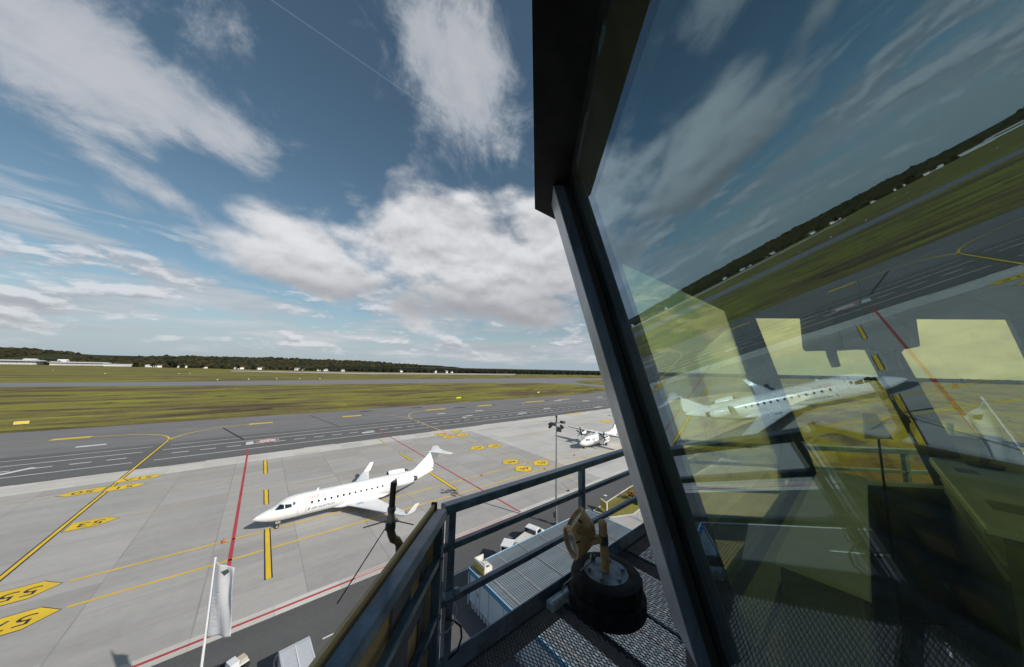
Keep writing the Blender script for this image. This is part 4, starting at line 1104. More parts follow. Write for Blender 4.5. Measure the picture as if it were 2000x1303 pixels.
class Fus:
    def __init__(s, sec): s.s = smooth_sections(sec)
    def at(s, x):
        for a, b_ in zip(s.s, s.s[1:]):
            if a[0] <= x <= b_[0]:
                t = (x - a[0]) / max(1e-6, b_[0] - a[0]); return [p + (q - p) * t for p, q in zip(a, b_)]
        return s.s[-1]
    def surf(s, x, z, side=-1, lift=.012):
        """point on the skin at station x and height z"""
        _, w, zt, zb = s.at(x); zc, hh = (zt + zb) / 2, (zt - zb) / 2
        k = max(-.999, min(.999, (z - zc) / hh))
        return (x, side * (w * math.sqrt(1 - k * k) + lift), z + lift * k)
    def mesh(s, n=32):
        b = MB(); b.loft([fus_ring(*q, n) for q in s.s]); return b
    def patch(s, b, pts, side=-1, lift=.012, sub=5):
        """a thin shaped plate lying on the skin; pts is a convex outline in (x, z)"""
        cx, cz = sum(p[0] for p in pts) / len(pts), sum(p[1] for p in pts) / len(pts)
        fine = []
        for i, p in enumerate(pts):
            q = pts[(i + 1) % len(pts)]
            for k in range(sub): fine.append((p[0] + (q[0] - p[0]) * k / sub, p[1] + (q[1] - p[1]) * k / sub))
        n = len(fine); rings = []
        for f in (1.0, .75, .5, .25):
            rings.append([s.surf(cx + (p[0] - cx) * f, cz + (p[1] - cz) * f, side, lift if f < 1 else lift * .2) for p in fine])
        b.loft(rings, cap=False); base = len(b.v)
        b.add(rings[-1], [tuple(range(n))])
    def strip(s, b, pts, w, side=-1, lift=.014, sub=6):
        fine = []
        for p, q in zip(pts, pts[1:]):
            for k in range(sub): fine.append((p[0] + (q[0] - p[0]) * k / sub, p[1] + (q[1] - p[1]) * k / sub))
        fine.append(pts[-1])
        b.tube([s.surf(p[0], p[1], side, lift) for p in fine], w, 5)
    def text(s, b, st, x0, x1, z, h, side=-1, lift=.02, italic=0.0):
        tv, tf = text_geo(st); xa = min(v[0] for v in tv); xb = max(v[0] for v in tv); ya = min(v[1] for v in tv); yb = max(v[1] for v in tv)
        vs = []
        for v in tv:
            u, w = (v[0] - xa) / (xb - xa), (v[1] - ya) / (yb - ya)
            if side > 0: u = 1 - u
            vs.append(s.surf(x0 + (x1 - x0) * u + italic * (w - .5) * h, z + (w - .5) * h, side, lift))
        b.add(vs, tf)


def airfoil(le, te, z, th, y, n=9):
    """closed section at span station y, leading edge le, trailing edge te (both x)"""
    c = te - le; up, dn = [], []
    for k in range(n):
        t = (k / (n - 1)) ** 1.6
        f = th * c * (2.97 * math.sqrt(t) - 1.26 * t - 3.516 * t * t + 2.843 * t ** 3 - 1.036 * t ** 4)
        up.append((le + c * t, y, z + f)); dn.append((le + c * t, y, z - f * .55))
    return up + dn[1:-1][::-1]


def vfoil(le, te, y, th, z, n=7):
    c = te - le; a, d = [], []
    for k in range(n):
        t = (k / (n - 1)) ** 1.6
        f = th * c * (2.97 * math.sqrt(t) - 1.26 * t - 3.516 * t * t + 2.843 * t ** 3 - 1.036 * t ** 4)
        a.append((le + c * t, y + f, z)); d.append((le + c * t, y - f, z))
    return a + d[1:-1][::-1]


def wheel(parent, c, r, w):
    M = Matrix.Translation(c) @ Matrix.Rotation(R(90), 4, 'X')
    b = MB(); b.lathe([(r * .55, -w / 2), (r * .9, -w / 2), (r, -w * .3), (r, w * .3), (r * .9, w / 2), (r * .55, w / 2)], 20, M); o = b.build('wheel', M_rub, parent, smooth=True)
    b = MB(); b.lathe([(.001, -w * .56), (r * .5, -w * .56), (r * .58, -w * .4), (r * .58, w * .4), (r * .5, w * .56), (.001, w * .56)], 16, M); b.build('hub', M_met, o, smooth=True)


def regional_jet():
    jet = empty('regional_jet', (.85, 50.45, .055), 'white twin jet airliner with a T tail and red lettering parked on the apron', 'airliner')
    F = Fus([(0, .03, 1.74, 1.68), (.25, .20, 1.97, 1.50), (.7, .42, 2.20, 1.32), (1.3, .68, 2.46, 1.14), (1.9, .90, 2.72, 1.02), (2.6, 1.09, 3.18, .95), (3.3, 1.22, 3.50, .92), (4.2, 1.31, 3.64, .91), (5.5, 1.345, 3.68, .92),
             (9, 1.345, 3.68, .92), (14, 1.345, 3.68, .92), (16.5, 1.345, 3.68, .96), (18.2, 1.26, 3.67, 1.22), (20, 1.03, 3.63, 1.70), (21.6, .74, 3.56, 2.20), (22.8, .46, 3.46, 2.58), (23.5, .26, 3.36, 2.80), (23.9, .07, 3.22, 3.0)])
    F.mesh(36).build('fuselage', M_skin, jet, smooth=True)
    # belly fairing where the wing passes under the cabin
    b = MB(); b.loft([fus_ring(x, w, zt, zb, 24) for x, w, zt, zb in ((8.6, .5, 1.2, .92), (9.6, 1.2, 1.6, .74), (11, 1.42, 1.72, .66), (14, 1.42, 1.70, .66), (15.4, 1.15, 1.5, .78), (16.6, .5, 1.2, .98))]); b.build('belly_fairing', M_skin2, jet, smooth=True)
    for sd in (-1, 1):
        b = MB(); st = [(9.9, 14.4, 1.18, .062, 0.9), (10.45, 14.25, 1.24, .058, 1.8), (12.3, 14.85, 1.42, .052, 5.2), (14.85, 15.98, 1.66, .048, 9.9), (15.2, 16.1, 1.70, .044, 10.25)]
        b.loft([airfoil(le, te, z, th, sd * y) for le, te, z, th, y in st]); w = b.build('wing', M_skin2, jet, smooth=True)
        b = MB(); b.loft([vfoil(15.15, 16.2, sd * 10.25, .03, 1.69), vfoil(15.5, 16.45, sd * 10.45, .03, 1.95), vfoil(16.35, 16.95, sd * 10.75, .03, 3.0)]); b.build('winglet', M_skin, w, smooth=True)
        b = MB()
        for (a, c) in zip(st[1:], st[2:]):
            b.tube([(a[0] - .015, sd * a[4], a[2]), (c[0] - .015, sd * c[4], c[2])], .05, 8)
        b.build('leading_edge', M_lead, w, smooth=True)
        b = MB()
        for a, c in ((0, 2), (2, 3)):
            p, q = st[a + 1 if a == 0 else a], st[c]
            b.tube([(p[1] - .9 * (p[1] - p[0]) * .28, sd * p[4], p[2] + .055), (q[1] - (q[1] - q[0]) * .26, sd * q[4], q[2] + .04)], .012, 5)
        for t in (.25, .55):
            y = 2.2 + 7.2 * t; x = 14.3 + 1.5 * t
            b.loft([fus_ring(x - .9, .03, 1.25 + .4 * t, 1.2 + .4 * t, 8), fus_ring(x - .2, .10, 1.3 + .4 * t, 1.05 + .4 * t, 8), fus_ring(x + .5, .02, 1.2 + .4 * t, 1.14 + .4 * t, 8)])
            b.v[-24:] = [(v[0], v[1] + sd * y, v[2]) for v in b.v[-24:]]
        b.build('flap_fairing', M_grey, w)
        b = MB(); b.loft([[(11.7 + .45 * math.cos(k * math.pi / 8), sd * (2.55 + .2 * math.sin(k * math.pi / 8)), z) for k in range(16)] for z in (1.50, 1.55)]); b.build('wing_emblem', M_lblue, w)
        # engine
        yc, zc = sd * 1.98, 3.02
        M = Matrix.Translation((16.75, yc, zc)) @ Matrix.Rotation(R(90), 4, 'Y')
        b = MB(); b.lathe([(.50, .35), (.50, .04), (.56, 0), (.62, .03), (.68, .3), (.70, 1.1), (.66, 2.0), (.56, 2.7), (.50, 2.72), (.48, 2.2)], 28, M, cap=False); e = b.build('engine', M_skin, jet, smooth=True)
        b = MB(); b.lathe([(.001, .30), (.12, .22), (.5, .34), (.001, .36)], 24, M); b.lathe([(.553, .002), (.562, -.006), (.605, .02), (.60, .04), (.5, .12), (.499, .3)], 28, M, cap=False); b.build('intake', M_dk, e, smooth=True)
        b = MB(); b.lathe([(.46, 2.45), (.44, 2.75), (.30, 3.4), (.27, 3.42), (.27, 2.9), (.001, 2.85)], 24, M, cap=False); b.build('exhaust_nozzle', M_nozz, e, smooth=True)
        b = MB(); b.loft([airfoil(17.2, 20.9, 3.12, .035, sd * .9), airfoil(17.5, 20.3, 3.10, .03, sd * 1.45)]); b.build('pylon', M_skin2, e, smooth=True)
    b = MB(); b.loft([vfoil(19.6, 23.9, 0, .035, 3.45), vfoil(20.6, 23.95, 0, .045, 3.9), vfoil(23.2, 25.25, 0, .045, 6.12)]); fin = b.build('tail_fin', M_skin, jet, smooth=True)
    b = MB(); b.tube([(22.85, 0.0, 3.75), (24.55, 0, 6.0)], .02, 5)
    b.loft([fus_ring(22.9, .04, 6.2, 6.14, 10), fus_ring(23.3, .15, 6.32, 6.05, 10), fus_ring(24.6, .16, 6.32, 6.05, 10), fus_ring(25.6, .02, 6.2, 6.16, 10)]); b.build('fin_cap', M_skin2, fin, smooth=True)
    for sd in (-1, 1):
        b = MB(); b.loft([airfoil(23.2, 25.4, 6.2, .045, sd * .08), airfoil(25.15, 26.15, 6.2, .04, sd * 3.15)]); b.build('tailplane', M_skin, jet, smooth=True)
    # openings and lettering
    for sd in (-1, 1):
        for k in range(13):
            x = 5.95 + k * .757
            b = MB(); F.patch(b, [(x + .135 * math.cos(a) * (1.0), 2.72 + .185 * math.sin(a)) for a in [j * math.pi / 6 for j in range(12)]], sd, .010, 2); b.build('window', M_wdw, jet, smooth=True)
    for sd in (-1, 1):
        b = MB(); F.patch(b, [(2.02, 2.52), (2.98, 2.58), (2.95, 3.02), (2.55, 3.04)], sd, .012); b.build('windshield', M_cock, jet, smooth=True)
        b = MB(); F.patch(b, [(3.08, 2.58), (3.78, 2.66), (3.72, 2.98), (3.05, 3.03)], sd, .012); b.build('side_window', M_cock, jet, smooth=True)
    b = MB(); F.strip(b, [(4.42, 1.42), (4.42, 3.42), (5.32, 3.44), (5.32, 1.42), (4.42, 1.42)], .016); F.strip(b, [(4.6, 1.42), (4.6, 1.6)], .01); b.build('door', M_line, jet)
    b = MB(); F.strip(b, [(10.35, 2.35), (10.35, 3.05), (10.9, 3.05), (10.9, 2.35), (10.35, 2.35)], .009); b.build('emergency_exit', M_line, jet)
    b = MB(); F.patch(b, [(4.0 + .15 * math.cos(a), 2.98 + .17 * math.sin(a)) for a in [j * math.pi / 5 for j in range(10)]], -1, .012, 2); b.build('round_emblem', M_blue, jet)
    b = MB()
    for x in (1.75, 7.1, 9.6, 12.2, 14.8, 16.6, 18.9): F.strip(b, [(x, 1.35), (x, 3.55)], .006, -1, .002)
    F.strip(b, [(1.9, 2.3), (5.6, 2.36), (16.6, 2.36)], .005, -1, .002); F.strip(b, [(15.3, 1.5), (15.3, 2.15), (16.3, 2.15), (16.3, 1.5), (15.3, 1.5)], .008)
    b.build('panel_line', mat('faint panel line', (.45, .45, .46), .5), jet)
    b = MB(); F.text(b, 'IBERIA', 5.55, 7.55, 3.22, .36, italic=.12); b.build('red_lettering', M_redl, jet)
    b = MB(); F.text(b, 'REGIONAL', 8.35, 10.75, 3.24, .30); F.strip(b, [(7.75, 3.12), (7.95, 3.16), (8.15, 3.34)], .035); F.text(b, 'AN', 11.1, 11.5, 3.2, .14); b.build('grey_lettering', M_greyl, jet)
    b = MB(); F.text(b, 'AIR NOSTRUM', 5.95, 8.65, 1.95, .24); b.build('blue_lettering', M_blue, jet)
    b = MB(); F.patch(b, [(5.48, 1.72), (5.72, 1.86), (5.80, 2.18), (5.62, 2.06)], -1, .014, 2); b.build('blue_emblem', M_blue, jet)
    b = MB()
    for x, z in ((2.35, 2.0), (2.5, 1.55), (2.15, 1.75)): F.patch(b, [(x - .06, z), (x, z - .05), (x + .06, z), (x, z + .05)], -1, .02, 1)
    b.build('probe', M_grey, jet)
    b = MB(); b.loft([vfoil(6.45, 6.75, 0, .08, 3.66), vfoil(6.68, 6.82, 0, .08, 4.0)]); b.loft([vfoil(9.45, 9.75, 0, .08, .95), vfoil(9.6, 9.75, 0, .08, .62)]); b.build('blade_aerial', M_skin2, jet, smooth=True)
    # landing gear
    b = MB(); b.tube([(2.55, 0, 1.2), (2.48, 0, .3)], .06, 10); b.tube([(2.48, -.2, .23), (2.48, .2, .23)], .04, 8); b.box(2.3, 2.8, -.22, -.20, .62, 1.0); b.box(2.3, 2.8, .20, .22, .62, 1.0); ng = b.build('nose_gear', M_met, jet, smooth=True)
    for sd in (-1, 1): wheel(ng, (2.48, sd * .15, .235), .235, .14)
    for sd in (-1, 1):
        b = MB(); b.tube([(13.7, sd * 1.9, 1.3), (13.75, sd * 1.6, .4)], .08, 10); b.tube([(13.75, sd * 1.3, .37), (13.75, sd * 1.95, .37)], .05, 8); mg = b.build('main_gear', M_met, jet, smooth=True)
        for k in (-.22, .22): wheel(mg, (13.75, sd * 1.62 + k, .37), .37, .2)
    return jet


regional_jet()


def turboprop():
    pl = empty('turboprop_airliner', (66.7, 50.3, .055), 'white high winged propeller airliner parked beyond the jet, partly behind the tower corner post', 'airliner')
    F = Fus([(0, .05, 1.62, 1.5), (.3, .34, 1.95, 1.15), (.9, .68, 2.2, .88), (1.6, .92, 2.42, .68), (2.3, 1.08, 2.84, .56), (3.2, 1.19, 3.08, .50), (4.2, 1.2, 3.12, .48), (11.5, 1.2, 3.12, .48), (13.5, 1.1, 3.12, .66), (16.5, .7, 3.08, 1.4), (19.2, .3, 2.95, 2.1), (20.4, .06, 2.75, 2.5)])
    F.mesh(30).build('fuselage', M_skin, pl, smooth=True)
    b = MB(); b.loft([fus_ring(x, w, zt, zb, 20) for x, w, zt, zb in ((6.6, .6, 3.12, 2.8), (7.6, .95, 3.45, 2.7), (9.8, .95, 3.45, 2.7), (11.4, .5, 3.15, 2.8))]); b.build('wing_fairing', M_skin, pl, smooth=True)
    for sd in (-1, 1):
        st = [(7.7, 10.1, 3.32, .085, .3), (7.8, 10.0, 3.34, .08, 3.8), (8.35, 9.6, 3.40, .07, 10.4)]
        b = MB(); b.loft([airfoil(le, te, z, th, sd * y) for le, te, z, th, y in st]); w = b.build('wing', M_skin, pl, smooth=True)
        b = MB()
        for (a, c) in ((st[0], st[1]), (st[1], st[2])):
            b.tube([(a[0], sd * a[4], a[2] + .02), (c[0], sd * c[4], c[2] + .01)], [.14, .10], 8)
        b.build('deicing_boot', M_dk, w, smooth=True)
        b = MB(); yc = sd * 3.75
        b.loft([[(x, yc + v[1], v[2]) for v in fus_ring(x, w_, zt, zb, 18)] for x, w_, zt, zb in ((5.7, .26, 3.22, 2.7), (6.1, .42, 3.38, 2.42), (7.4, .50, 3.48, 2.30), (9.4, .48, 3.44, 2.38), (11.2, .16, 3.2, 2.85))]); e = b.build('engine', M_skin, pl, smooth=True)
        b = MB(); b.box(5.72, 5.95, yc - .22, yc + .22, 2.32, 2.52); b.build('intake', M_dk, e)
        b = MB(); b.lathe([(.001, -.55), (.12, -.45), (.22, -.2), (.25, 0), (.001, .02)], 16, Matrix.Translation((5.68, yc, 2.96)) @ Matrix.Rotation(R(90), 4, 'Y')); pr = b.build('propeller', M_dk, pl, smooth=True)
        for k in range(6):
            a = k * math.pi / 3 + (.3 if sd > 0 else .55); d = Vector((0, math.cos(a), math.sin(a))); t = Vector((0, -d.z, d.y))
            b = MB(); o = Vector((5.5, yc, 2.96))
            b.loft([[tuple(o + d * r + t * c * .5 + Vector((c * .5, 0, 0))), tuple(o + d * r + t * c * .5 + Vector((c * .5 + .03, 0, 0))), tuple(o + d * r - t * c * .5 + Vector((-c * .5 + .03, 0, 0))), tuple(o + d * r - t * c * .5 + Vector((-c * .5, 0, 0)))] for r, c in ((.15, .12), (.7, .25), (1.3, .24), (1.75, .12))])
            b.build('blade', M_dk, pr)
    b = MB(); b.loft([vfoil(14.8, 18.6, 0, .03, 2.95), vfoil(16.4, 19.2, 0, .05, 3.9), vfoil(18.6, 20.6, 0, .05, 6.75)]); fin = b.build('tail_fin', M_skin, pl, smooth=True)
    b = MB(); b.tube([(15.6, 0, 3.4), (16.4, 0, 3.95), (18.55, 0, 6.65)], [.05, .10, .09], 8); b.build('deicing_boot', M_dk, fin, smooth=True)
    for sd in (-1, 1):
        b = MB(); b.loft([airfoil(18.5, 20.5, 6.85, .06, 0), airfoil(19.1, 20.3, 6.9, .05, sd * 3.4)]); tp = b.build('tailplane', M_skin, pl, smooth=True)
        b = MB(); b.tube([(18.52, sd * .1, 6.86), (19.1, sd * 3.38, 6.9)], .07, 8); b.build('deicing_boot', M_dk, tp, smooth=True)
        b = MB(); b.loft([fus_ring(7.6, .1, 1.0, .6, 12), fus_ring(8.6, .55, 1.3, .36, 12), fus_ring(10.4, .55, 1.3, .36, 12), fus_ring(12.2, .1, 1.0, .7, 12)]); b.v = [(v[0], v[1] + sd * 1.1, v[2]) for v in b.v]; b.build('gear_fairing', M_skin, pl, smooth=True)
        b = MB(); b.tube([(9.8, sd * 1.2, .8), (9.9, sd * 1.62, .42)], .09, 8); mg = b.build('main_gear', M_dk, pl); wheel(mg, (9.9, sd * 1.62, .42), .42, .24); wheel(mg, (9.9, sd * 1.9, .42), .42, .2)
        for k in range(9):
            x = 4.2 + k * .8
            b = MB(); F.patch(b, [(x + .14 * math.cos(a), 2.25 + .18 * math.sin(a)) for a in [j * math.pi / 5 for j in range(10)]], sd, .012, 2); b.build('window', M_wdw, pl)
        b = MB(); F.patch(b, [(1.72, 2.05), (2.35, 2.10), (2.4, 2.58), (2.05, 2.5)], sd, .012); b.build('windshield', M_cock, pl)
        b = MB(); F.patch(b, [(2.5, 2.12), (3.0, 2.18), (2.98, 2.52), (2.5, 2.58)], sd, .012); b.build('side_window', M_cock, pl)
    b = MB(); b.tube([(2.0, 0, .7), (1.95, 0, .25)], .06, 8); ng = b.build('nose_gear', M_met, pl)
    for sd in (-1, 1): wheel(ng, (1.95, sd * .14, .25), .25, .14)
    b = MB(); F.strip(b, [(2.95, .9), (2.95, 2.5), (3.7, 2.5), (3.7, .9), (2.95, .9)], .014); b.build('door', M_line, pl)


turboprop()
for (x, y, lab) in ((70.6, 51.6, 'small orange wheel chock under the nose of the propeller airliner'), (-1.6, 50.2, 'small red marker cone on the stand line ahead of the jet nose'), (35.0, 50.0, 'small dark red marker cone on the stand line behind the jet tail'), (61.0, 47.6, 'small red marker cone on the yellow line in front of the propeller airliner')):
    b = MB(); b.lathe([(.22, 0), (.22, .04), (.13, .05), (.04, .5), (.001, .52)], 14)
    tag(b.build('marker_cone', mat('orange cone plastic', (.45, .12, .04), .6), smooth=True, loc=(x, y, .06)), lab, 'cone', 'marker cones on the apron')

# ------------------------------------------------------------------ things on the service road below the tower
M_galv = mat('galvanised mast', (.30, .33, .32), .45, metal=.5, var=.2, scale=2)
M_lampd = mat('dark floodlight case', (.035, .045, .045), .45, var=.2)
M_flens = mat('floodlight glass', (.45, .46, .46), .1)
mx, my = 32.7, 28.7
mast = empty('light_mast', (mx, my, .03), 'tall thin floodlight mast with several lamps, seen through the railing', 'light mast')
b = MB(); b.tube([(0, 0, 0), (0, 0, 14.0)], [.15, .085], 12); b.tube([(0, 0, 0), (0, 0, .5)], .26, 12); b.build('pole', M_galv, mast, smooth=True)
b = MB(); b.tube([(0, 0, 13.6), (0, 0, 14.5)], .10, 10); b.beam((-.95, .2, 13.55), (.95, -.2, 13.55), .07, .09); b.beam((-.3, -.8, 13.1), (.3, .8, 13.1), .07, .09); b.lathe([(.001, 14.4), (.16, 14.4), (.18, 14.5), (.15, 14.62), (.001, 14.64)], 12); b.build('head_frame', M_lampd, mast)
for k, (dx, dy, dz, az, tilt) in enumerate(((-.9, .2, 13.55, 2.3, -.5), (.95, -.2, 13.6, -.2, -.1), (-.3, -.8, 12.9, 3.6, -1.0), (.45, -.5, 13.15, -.9, -.7), (-.55, .5, 13.2, 2.0, -.9), (.3, .8, 13.3, .9, -.5))):
    M = Matrix.Translation((dx, dy, dz)) @ Matrix.Rotation(az, 4, 'Z') @ Matrix.Rotation(-tilt, 4, 'Y')
    b = MB(); b.box(-.12, .40, -.30, .30, -.16, .16, M); b.box(-.25, -.12, -.08, .08, -.08, .08, M); o = b.build('floodlight', M_lampd, mast)
    b = MB(); b.box(.40, .412, -.27, .27, -.13, .13, M); b.build('lens', M_flens, o)
b = MB(); b.box(-.22, .22, .16, .40, .9, 1.7); b.build('switch_box', M_galv, mast)

# modular building
M_ribroof = mat('ribbed grey roof sheet', (.205, .24, .262), .5, metal=.1, var=.14, scale=.8, stretch=(.3, 2, 1))
M_cont = mat('pale grey blue panel', (.55, .60, .66), .5, var=.07, scale=.6)
M_fasc = mat('blue fascia', (.06, .25, .42), .45, var=.15, scale=1.2)
M_base = mat('grey base course', (.30, .28, .29), .8, var=.3, scale=3)
cb = empty('modular_building', (16.05, 8.4, .03), 'flat roofed pale container building with a blue fascia below the walkway', 'building')
X0, X1, Y0, Y1, ZR = 0.0, 17.9, 0.0, 16.05, 3.1
b = MB(); b.box(X0 + .08, X1 - .08, Y0 + .08, Y1 - .08, .45, ZR - .42); b.build('wall', M_cont, cb)
b = MB(); b.box(X0 + .16, X1 - .16, Y0 + .16, Y1 - .16, 0, .45); b.build('base_course', M_base, cb)
b = MB()
for k in range(34):
    yy = Y0 + .2 + k * .46; b.box(X0 + .06, X0 + .165, yy, yy + .2, 0, .44)
b.build('base_block', mat('pale base block', (.52, .49, .50), .8), cb)
b = MB(); z0, z1 = ZR - .42, ZR
for p, q in (((X0, Y0), (X0, Y1)), ((X0, Y1), (X1, Y1)), ((X1, Y1), (X1, Y0)), ((X1, Y0), (X0, Y0))): b.beam(p + ((z0 + z1) / 2,), q + ((z0 + z1) / 2,), .10, z1 - z0)
b.build('fascia', M_fasc, cb)
b = MB()
for p, q in (((X0 - .04, Y0), (X0 - .04, Y1)), ((X0, Y1 + .04), (X1, Y1 + .04)), ((X1 + .04, Y1), (X1 + .04, Y0))): b.beam(p + (ZR + .012,), q + (ZR + .012,), .05, .03)
b.build('roof_trim', mat('pale blue roof trim', (.42, .55, .64), .4), cb)
# trapezoid roof sheeting
pr = []; n = 84; xx = X0 + .06; stp = (X1 - X0 - .12) / n
for k in range(n):
    x = X0 + .06 + k * stp
    pr += [(x, ZR - .03), (x + stp * .5, ZR - .03), (x + stp * .62, ZR + .015), (x + stp * .88, ZR + .015)]
pr.append((X1 - .06, ZR - .03))
b = MB(); b.loft([[(p[0], y, p[1]) for p in pr] for y in (Y0 + .05, Y1 - .05)], cap=False, closed=False); rf = b.build('roof', M_ribroof, cb)
b = MB()
for x in (.75, 3.05, 5.9, 8.8, 11.7, 14.6): b.beam((x, Y0 + .06, ZR + .03), (x, Y1 - .06, ZR + .03), .10, .03)
b.build('roof_joint', mat('pale joint strip', (.50, .47, .46), .5, var=.4, scale=1.5, col2=(.22, .20, .20)), rf)
b = MB()
for yy in (1.2, 3.1, 5.1, 7.1, 9.1, 11.1, 13.1, 14.35, 14.95): b.box(X0 + .068, X0 + .078, yy, yy + .03, .5, ZR - .42)
b.box(X0 + .03, X0 + .06, 14.6, 14.68, 1.4, 1.7); b.build('panel_joint', M_lampd, cb)
b = MB(); b.tube([(X0 - .02, Y1 + .02, .1), (X0 - .02, Y1 + .02, ZR - .4)], .045, 8); b.build('downpipe', M_cont, cb)
b = MB(); b.cbox((7.2, .9, ZR + .05), (.25, .25, .1)); b.cbox((7.6, .6, ZR + .05), (.2, .2, .1)); b.build('roof_vent', M_lampd, cb)

M_offw = mat('off white panel', (.62, .60, .54), .5, var=.1)
M_yel = mat('yellow panel', (.55, .36, .06), .5, var=.2)
ru = empty('rooftop_unit', (16.95, 23.45, .03 + ZR + .012), 'small white and yellow machine standing on the corner of the container roof', 'machine')
b = MB(); b.box(-.52, -.40, -.85, .85, .02, .75); b.box(-.40, .45, .72, .85, .02, .75); b.build('guard_panel', M_offw, ru, bevel=.02)
b = MB(); b.box(-.56, -.522, -.82, .82, .0, .48); b.build('side_panel', M_yel, ru)
b = MB(); b.box(-.38, .50, -.60, .62, .0, .40); b.box(-.1, .3, -.3, .3, .40, .50); b.build('body', M_offw, ru, bevel=.02)
b = MB(); b.box(-.30, -.18, -.2, .45, .401, .55); b.box(.2, .42, .25, .5, .401, .45); b.box(.0, .2, -.52, -.38, .401, .46); b.build('fitting', M_lampd, ru)

# vehicles
M_carw = mat('white car paint', (.70, .71, .72), .3, var=.04, coat=.5)
M_carg = mat('pale grey car paint', (.50, .51, .54), .3, var=.05, coat=.5)
M_carglass = mat('car glass', (.015, .02, .025), .08, spec=.8)
M_trim = mat('black car trim', (.02, .02, .022), .6)
M_hub = mat('wheel rim', (.35, .35, .36), .4, metal=.6)


def carwheel(parent, x, y, r=.33):
    M = Matrix.Translation((x, y, r)) @ Matrix.Rotation(R(90), 4, 'X')
    b = MB(); b.lathe([(r * .6, -.11), (r * .93, -.11), (r, -.07), (r, .07), (r * .93, .11), (r * .6, .11)], 20, M); o = b.build('wheel', M_trim, parent, smooth=True)
    b = MB(); b.lathe([(.001, -.095), (r * .58, -.10), (r * .62, -.08), (r * .62, .08), (r * .58, .10), (.001, .095)], 16, M); b.build('rim', M_hub, o, smooth=True)


def vehicle(name, loc, rz, label, cat, body, L, Wd, prof, glass, cabin_w=.88):
    """prof: side outline (x, z) lower body; glass: list of side outlines for the cabin"""
    e = empty(name, loc, label, cat, None, rz)
    b = MB(); rings = []
    for x, zb, zt, w in prof:
        rings.append([(x, -Wd / 2 * w, zb), (x, -Wd / 2 * w * 1.02, (zb * .55 + zt * .45)), (x, -Wd / 2 * w * cabin_w, zt), (x, Wd / 2 * w * cabin_w, zt), (x, Wd / 2 * w * 1.02, (zb * .55 + zt * .45)), (x, Wd / 2 * w, zb)])
    b.loft(rings); b.build('body', body, e, bevel=.04)
    b = MB()
    for q in glass: b.add(*q) if isinstance(q, tuple) else None
    b.build('window', M_carglass, e)
    for x in (-L * .30, L * .31):
        for y in (-Wd * .46, Wd * .46): carwheel(e, x, y)
    b = MB(); b.box(-L / 2 - .03, -L / 2 + .06, -Wd * .46, Wd * .46, .35, .60); b.box(L / 2 - .06, L / 2 + .03, -Wd * .46, Wd * .46, .32, .56); b.build('bumper', M_trim, e, bevel=.02)
    for y in (-Wd * .38, Wd * .38):
        b = MB(); b.box(L / 2 - .08, L / 2 + .012, y - .13, y + .13, .66, .82); b.build('headlight', M_flens, e)
        b = MB(); b.box(-L / 2 - .012, -L / 2 + .05, y - .08, y + .08, .75, 1.05); b.build('tail_light', mat('red lamp', (.35, .02, .02), .3), e)
    for y in (-1, 1):
        b = MB(); b.box(L * .17, L * .20, y * Wd * .50, y * Wd * .58, 1.0, 1.18); b.build('mirror', M_trim, e)
    return e


def slab(pts, t):
    """a thin plate on four points"""
    p = [Vector(v) for v in pts]; n = (p[1] - p[0]).cross(p[3] - p[0]).normalized() * t
    return ([tuple(v + n) for v in p] + [tuple(v - n) for v in p], [(0, 1, 2, 3), (7, 6, 5, 4), (0, 4, 5, 1), (1, 5, 6, 2), (2, 6, 7, 3), (3, 7, 4, 0)])


# pickup behind the container building: cab towards the far end, covered load bed behind it
L, Wd = 4.9, 1.8
pk = vehicle('pickup_truck', (26.75, 27.75, .03), math.atan2(.85, 1.0) - .45, 'white pickup truck with a covered bed parked behind the container building', 'pickup truck', M_carw, L, Wd,
             [(-L / 2, .35, 1.02, .96), (-L / 2 + .06, .33, 1.08, 1), (.15, .33, 1.10, 1), (.22, .33, 1.66, 1), (.50, .33, 1.72, 1), (1.15, .33, 1.70, 1), (1.75, .33, 1.06, 1), (2.3, .35, .98, .98), (L / 2, .4, .80, .92)],
             [slab([(1.19, -.74, 1.66), (1.19, .74, 1.66), (1.72, .80, 1.12), (1.72, -.80, 1.12)], .012), slab([(.14, -.72, 1.58), (.14, .72, 1.58), (.10, .78, 1.16), (.10, -.78, 1.16)], .02),
              slab([(.4, -.885, 1.2), (1.4, -.885, 1.2), (1.1, -.83, 1.6), (.45, -.83, 1.6)], .02), slab([(.4, .885, 1.2), (1.4, .885, 1.2), (1.1, .83, 1.6), (.45, .83, 1.6)], .02)])
b = MB(); b.box(-L / 2 + .08, .06, -.78, .78, 1.105, 1.14); b.build('bed_cover', M_offw, pk, bevel=.02)
# covered cart next to it
ct = empty('covered_cart', (22.55, 26.85, .03), 'small white roofed baggage cart with an open dark side behind the container building', 'cart', None, R(35))
b = MB(); b.box(-.75, .75, -.62, .62, 1.86, 2.0); b.build('roof', M_carw, ct, bevel=.03)
b = MB(); b.box(.60, .70, -.58, .58, .5, 1.86); b.box(-.70, .60, .50, .58, .5, 1.86); b.box(-.72, .72, -.6, .6, .40, .5); b.build('side_panel', M_lampd, ct)
b = MB()
for x in (-.70, .66):
    for y in (-.58, .56): b.tube([(x, y, .5), (x, y, 1.86)], .025, 6)
b.build('cart_post', M_carw, ct)
for x in (-.5, .5):
    for y in (-.5, .5): carwheel(ct, x, y, .22)
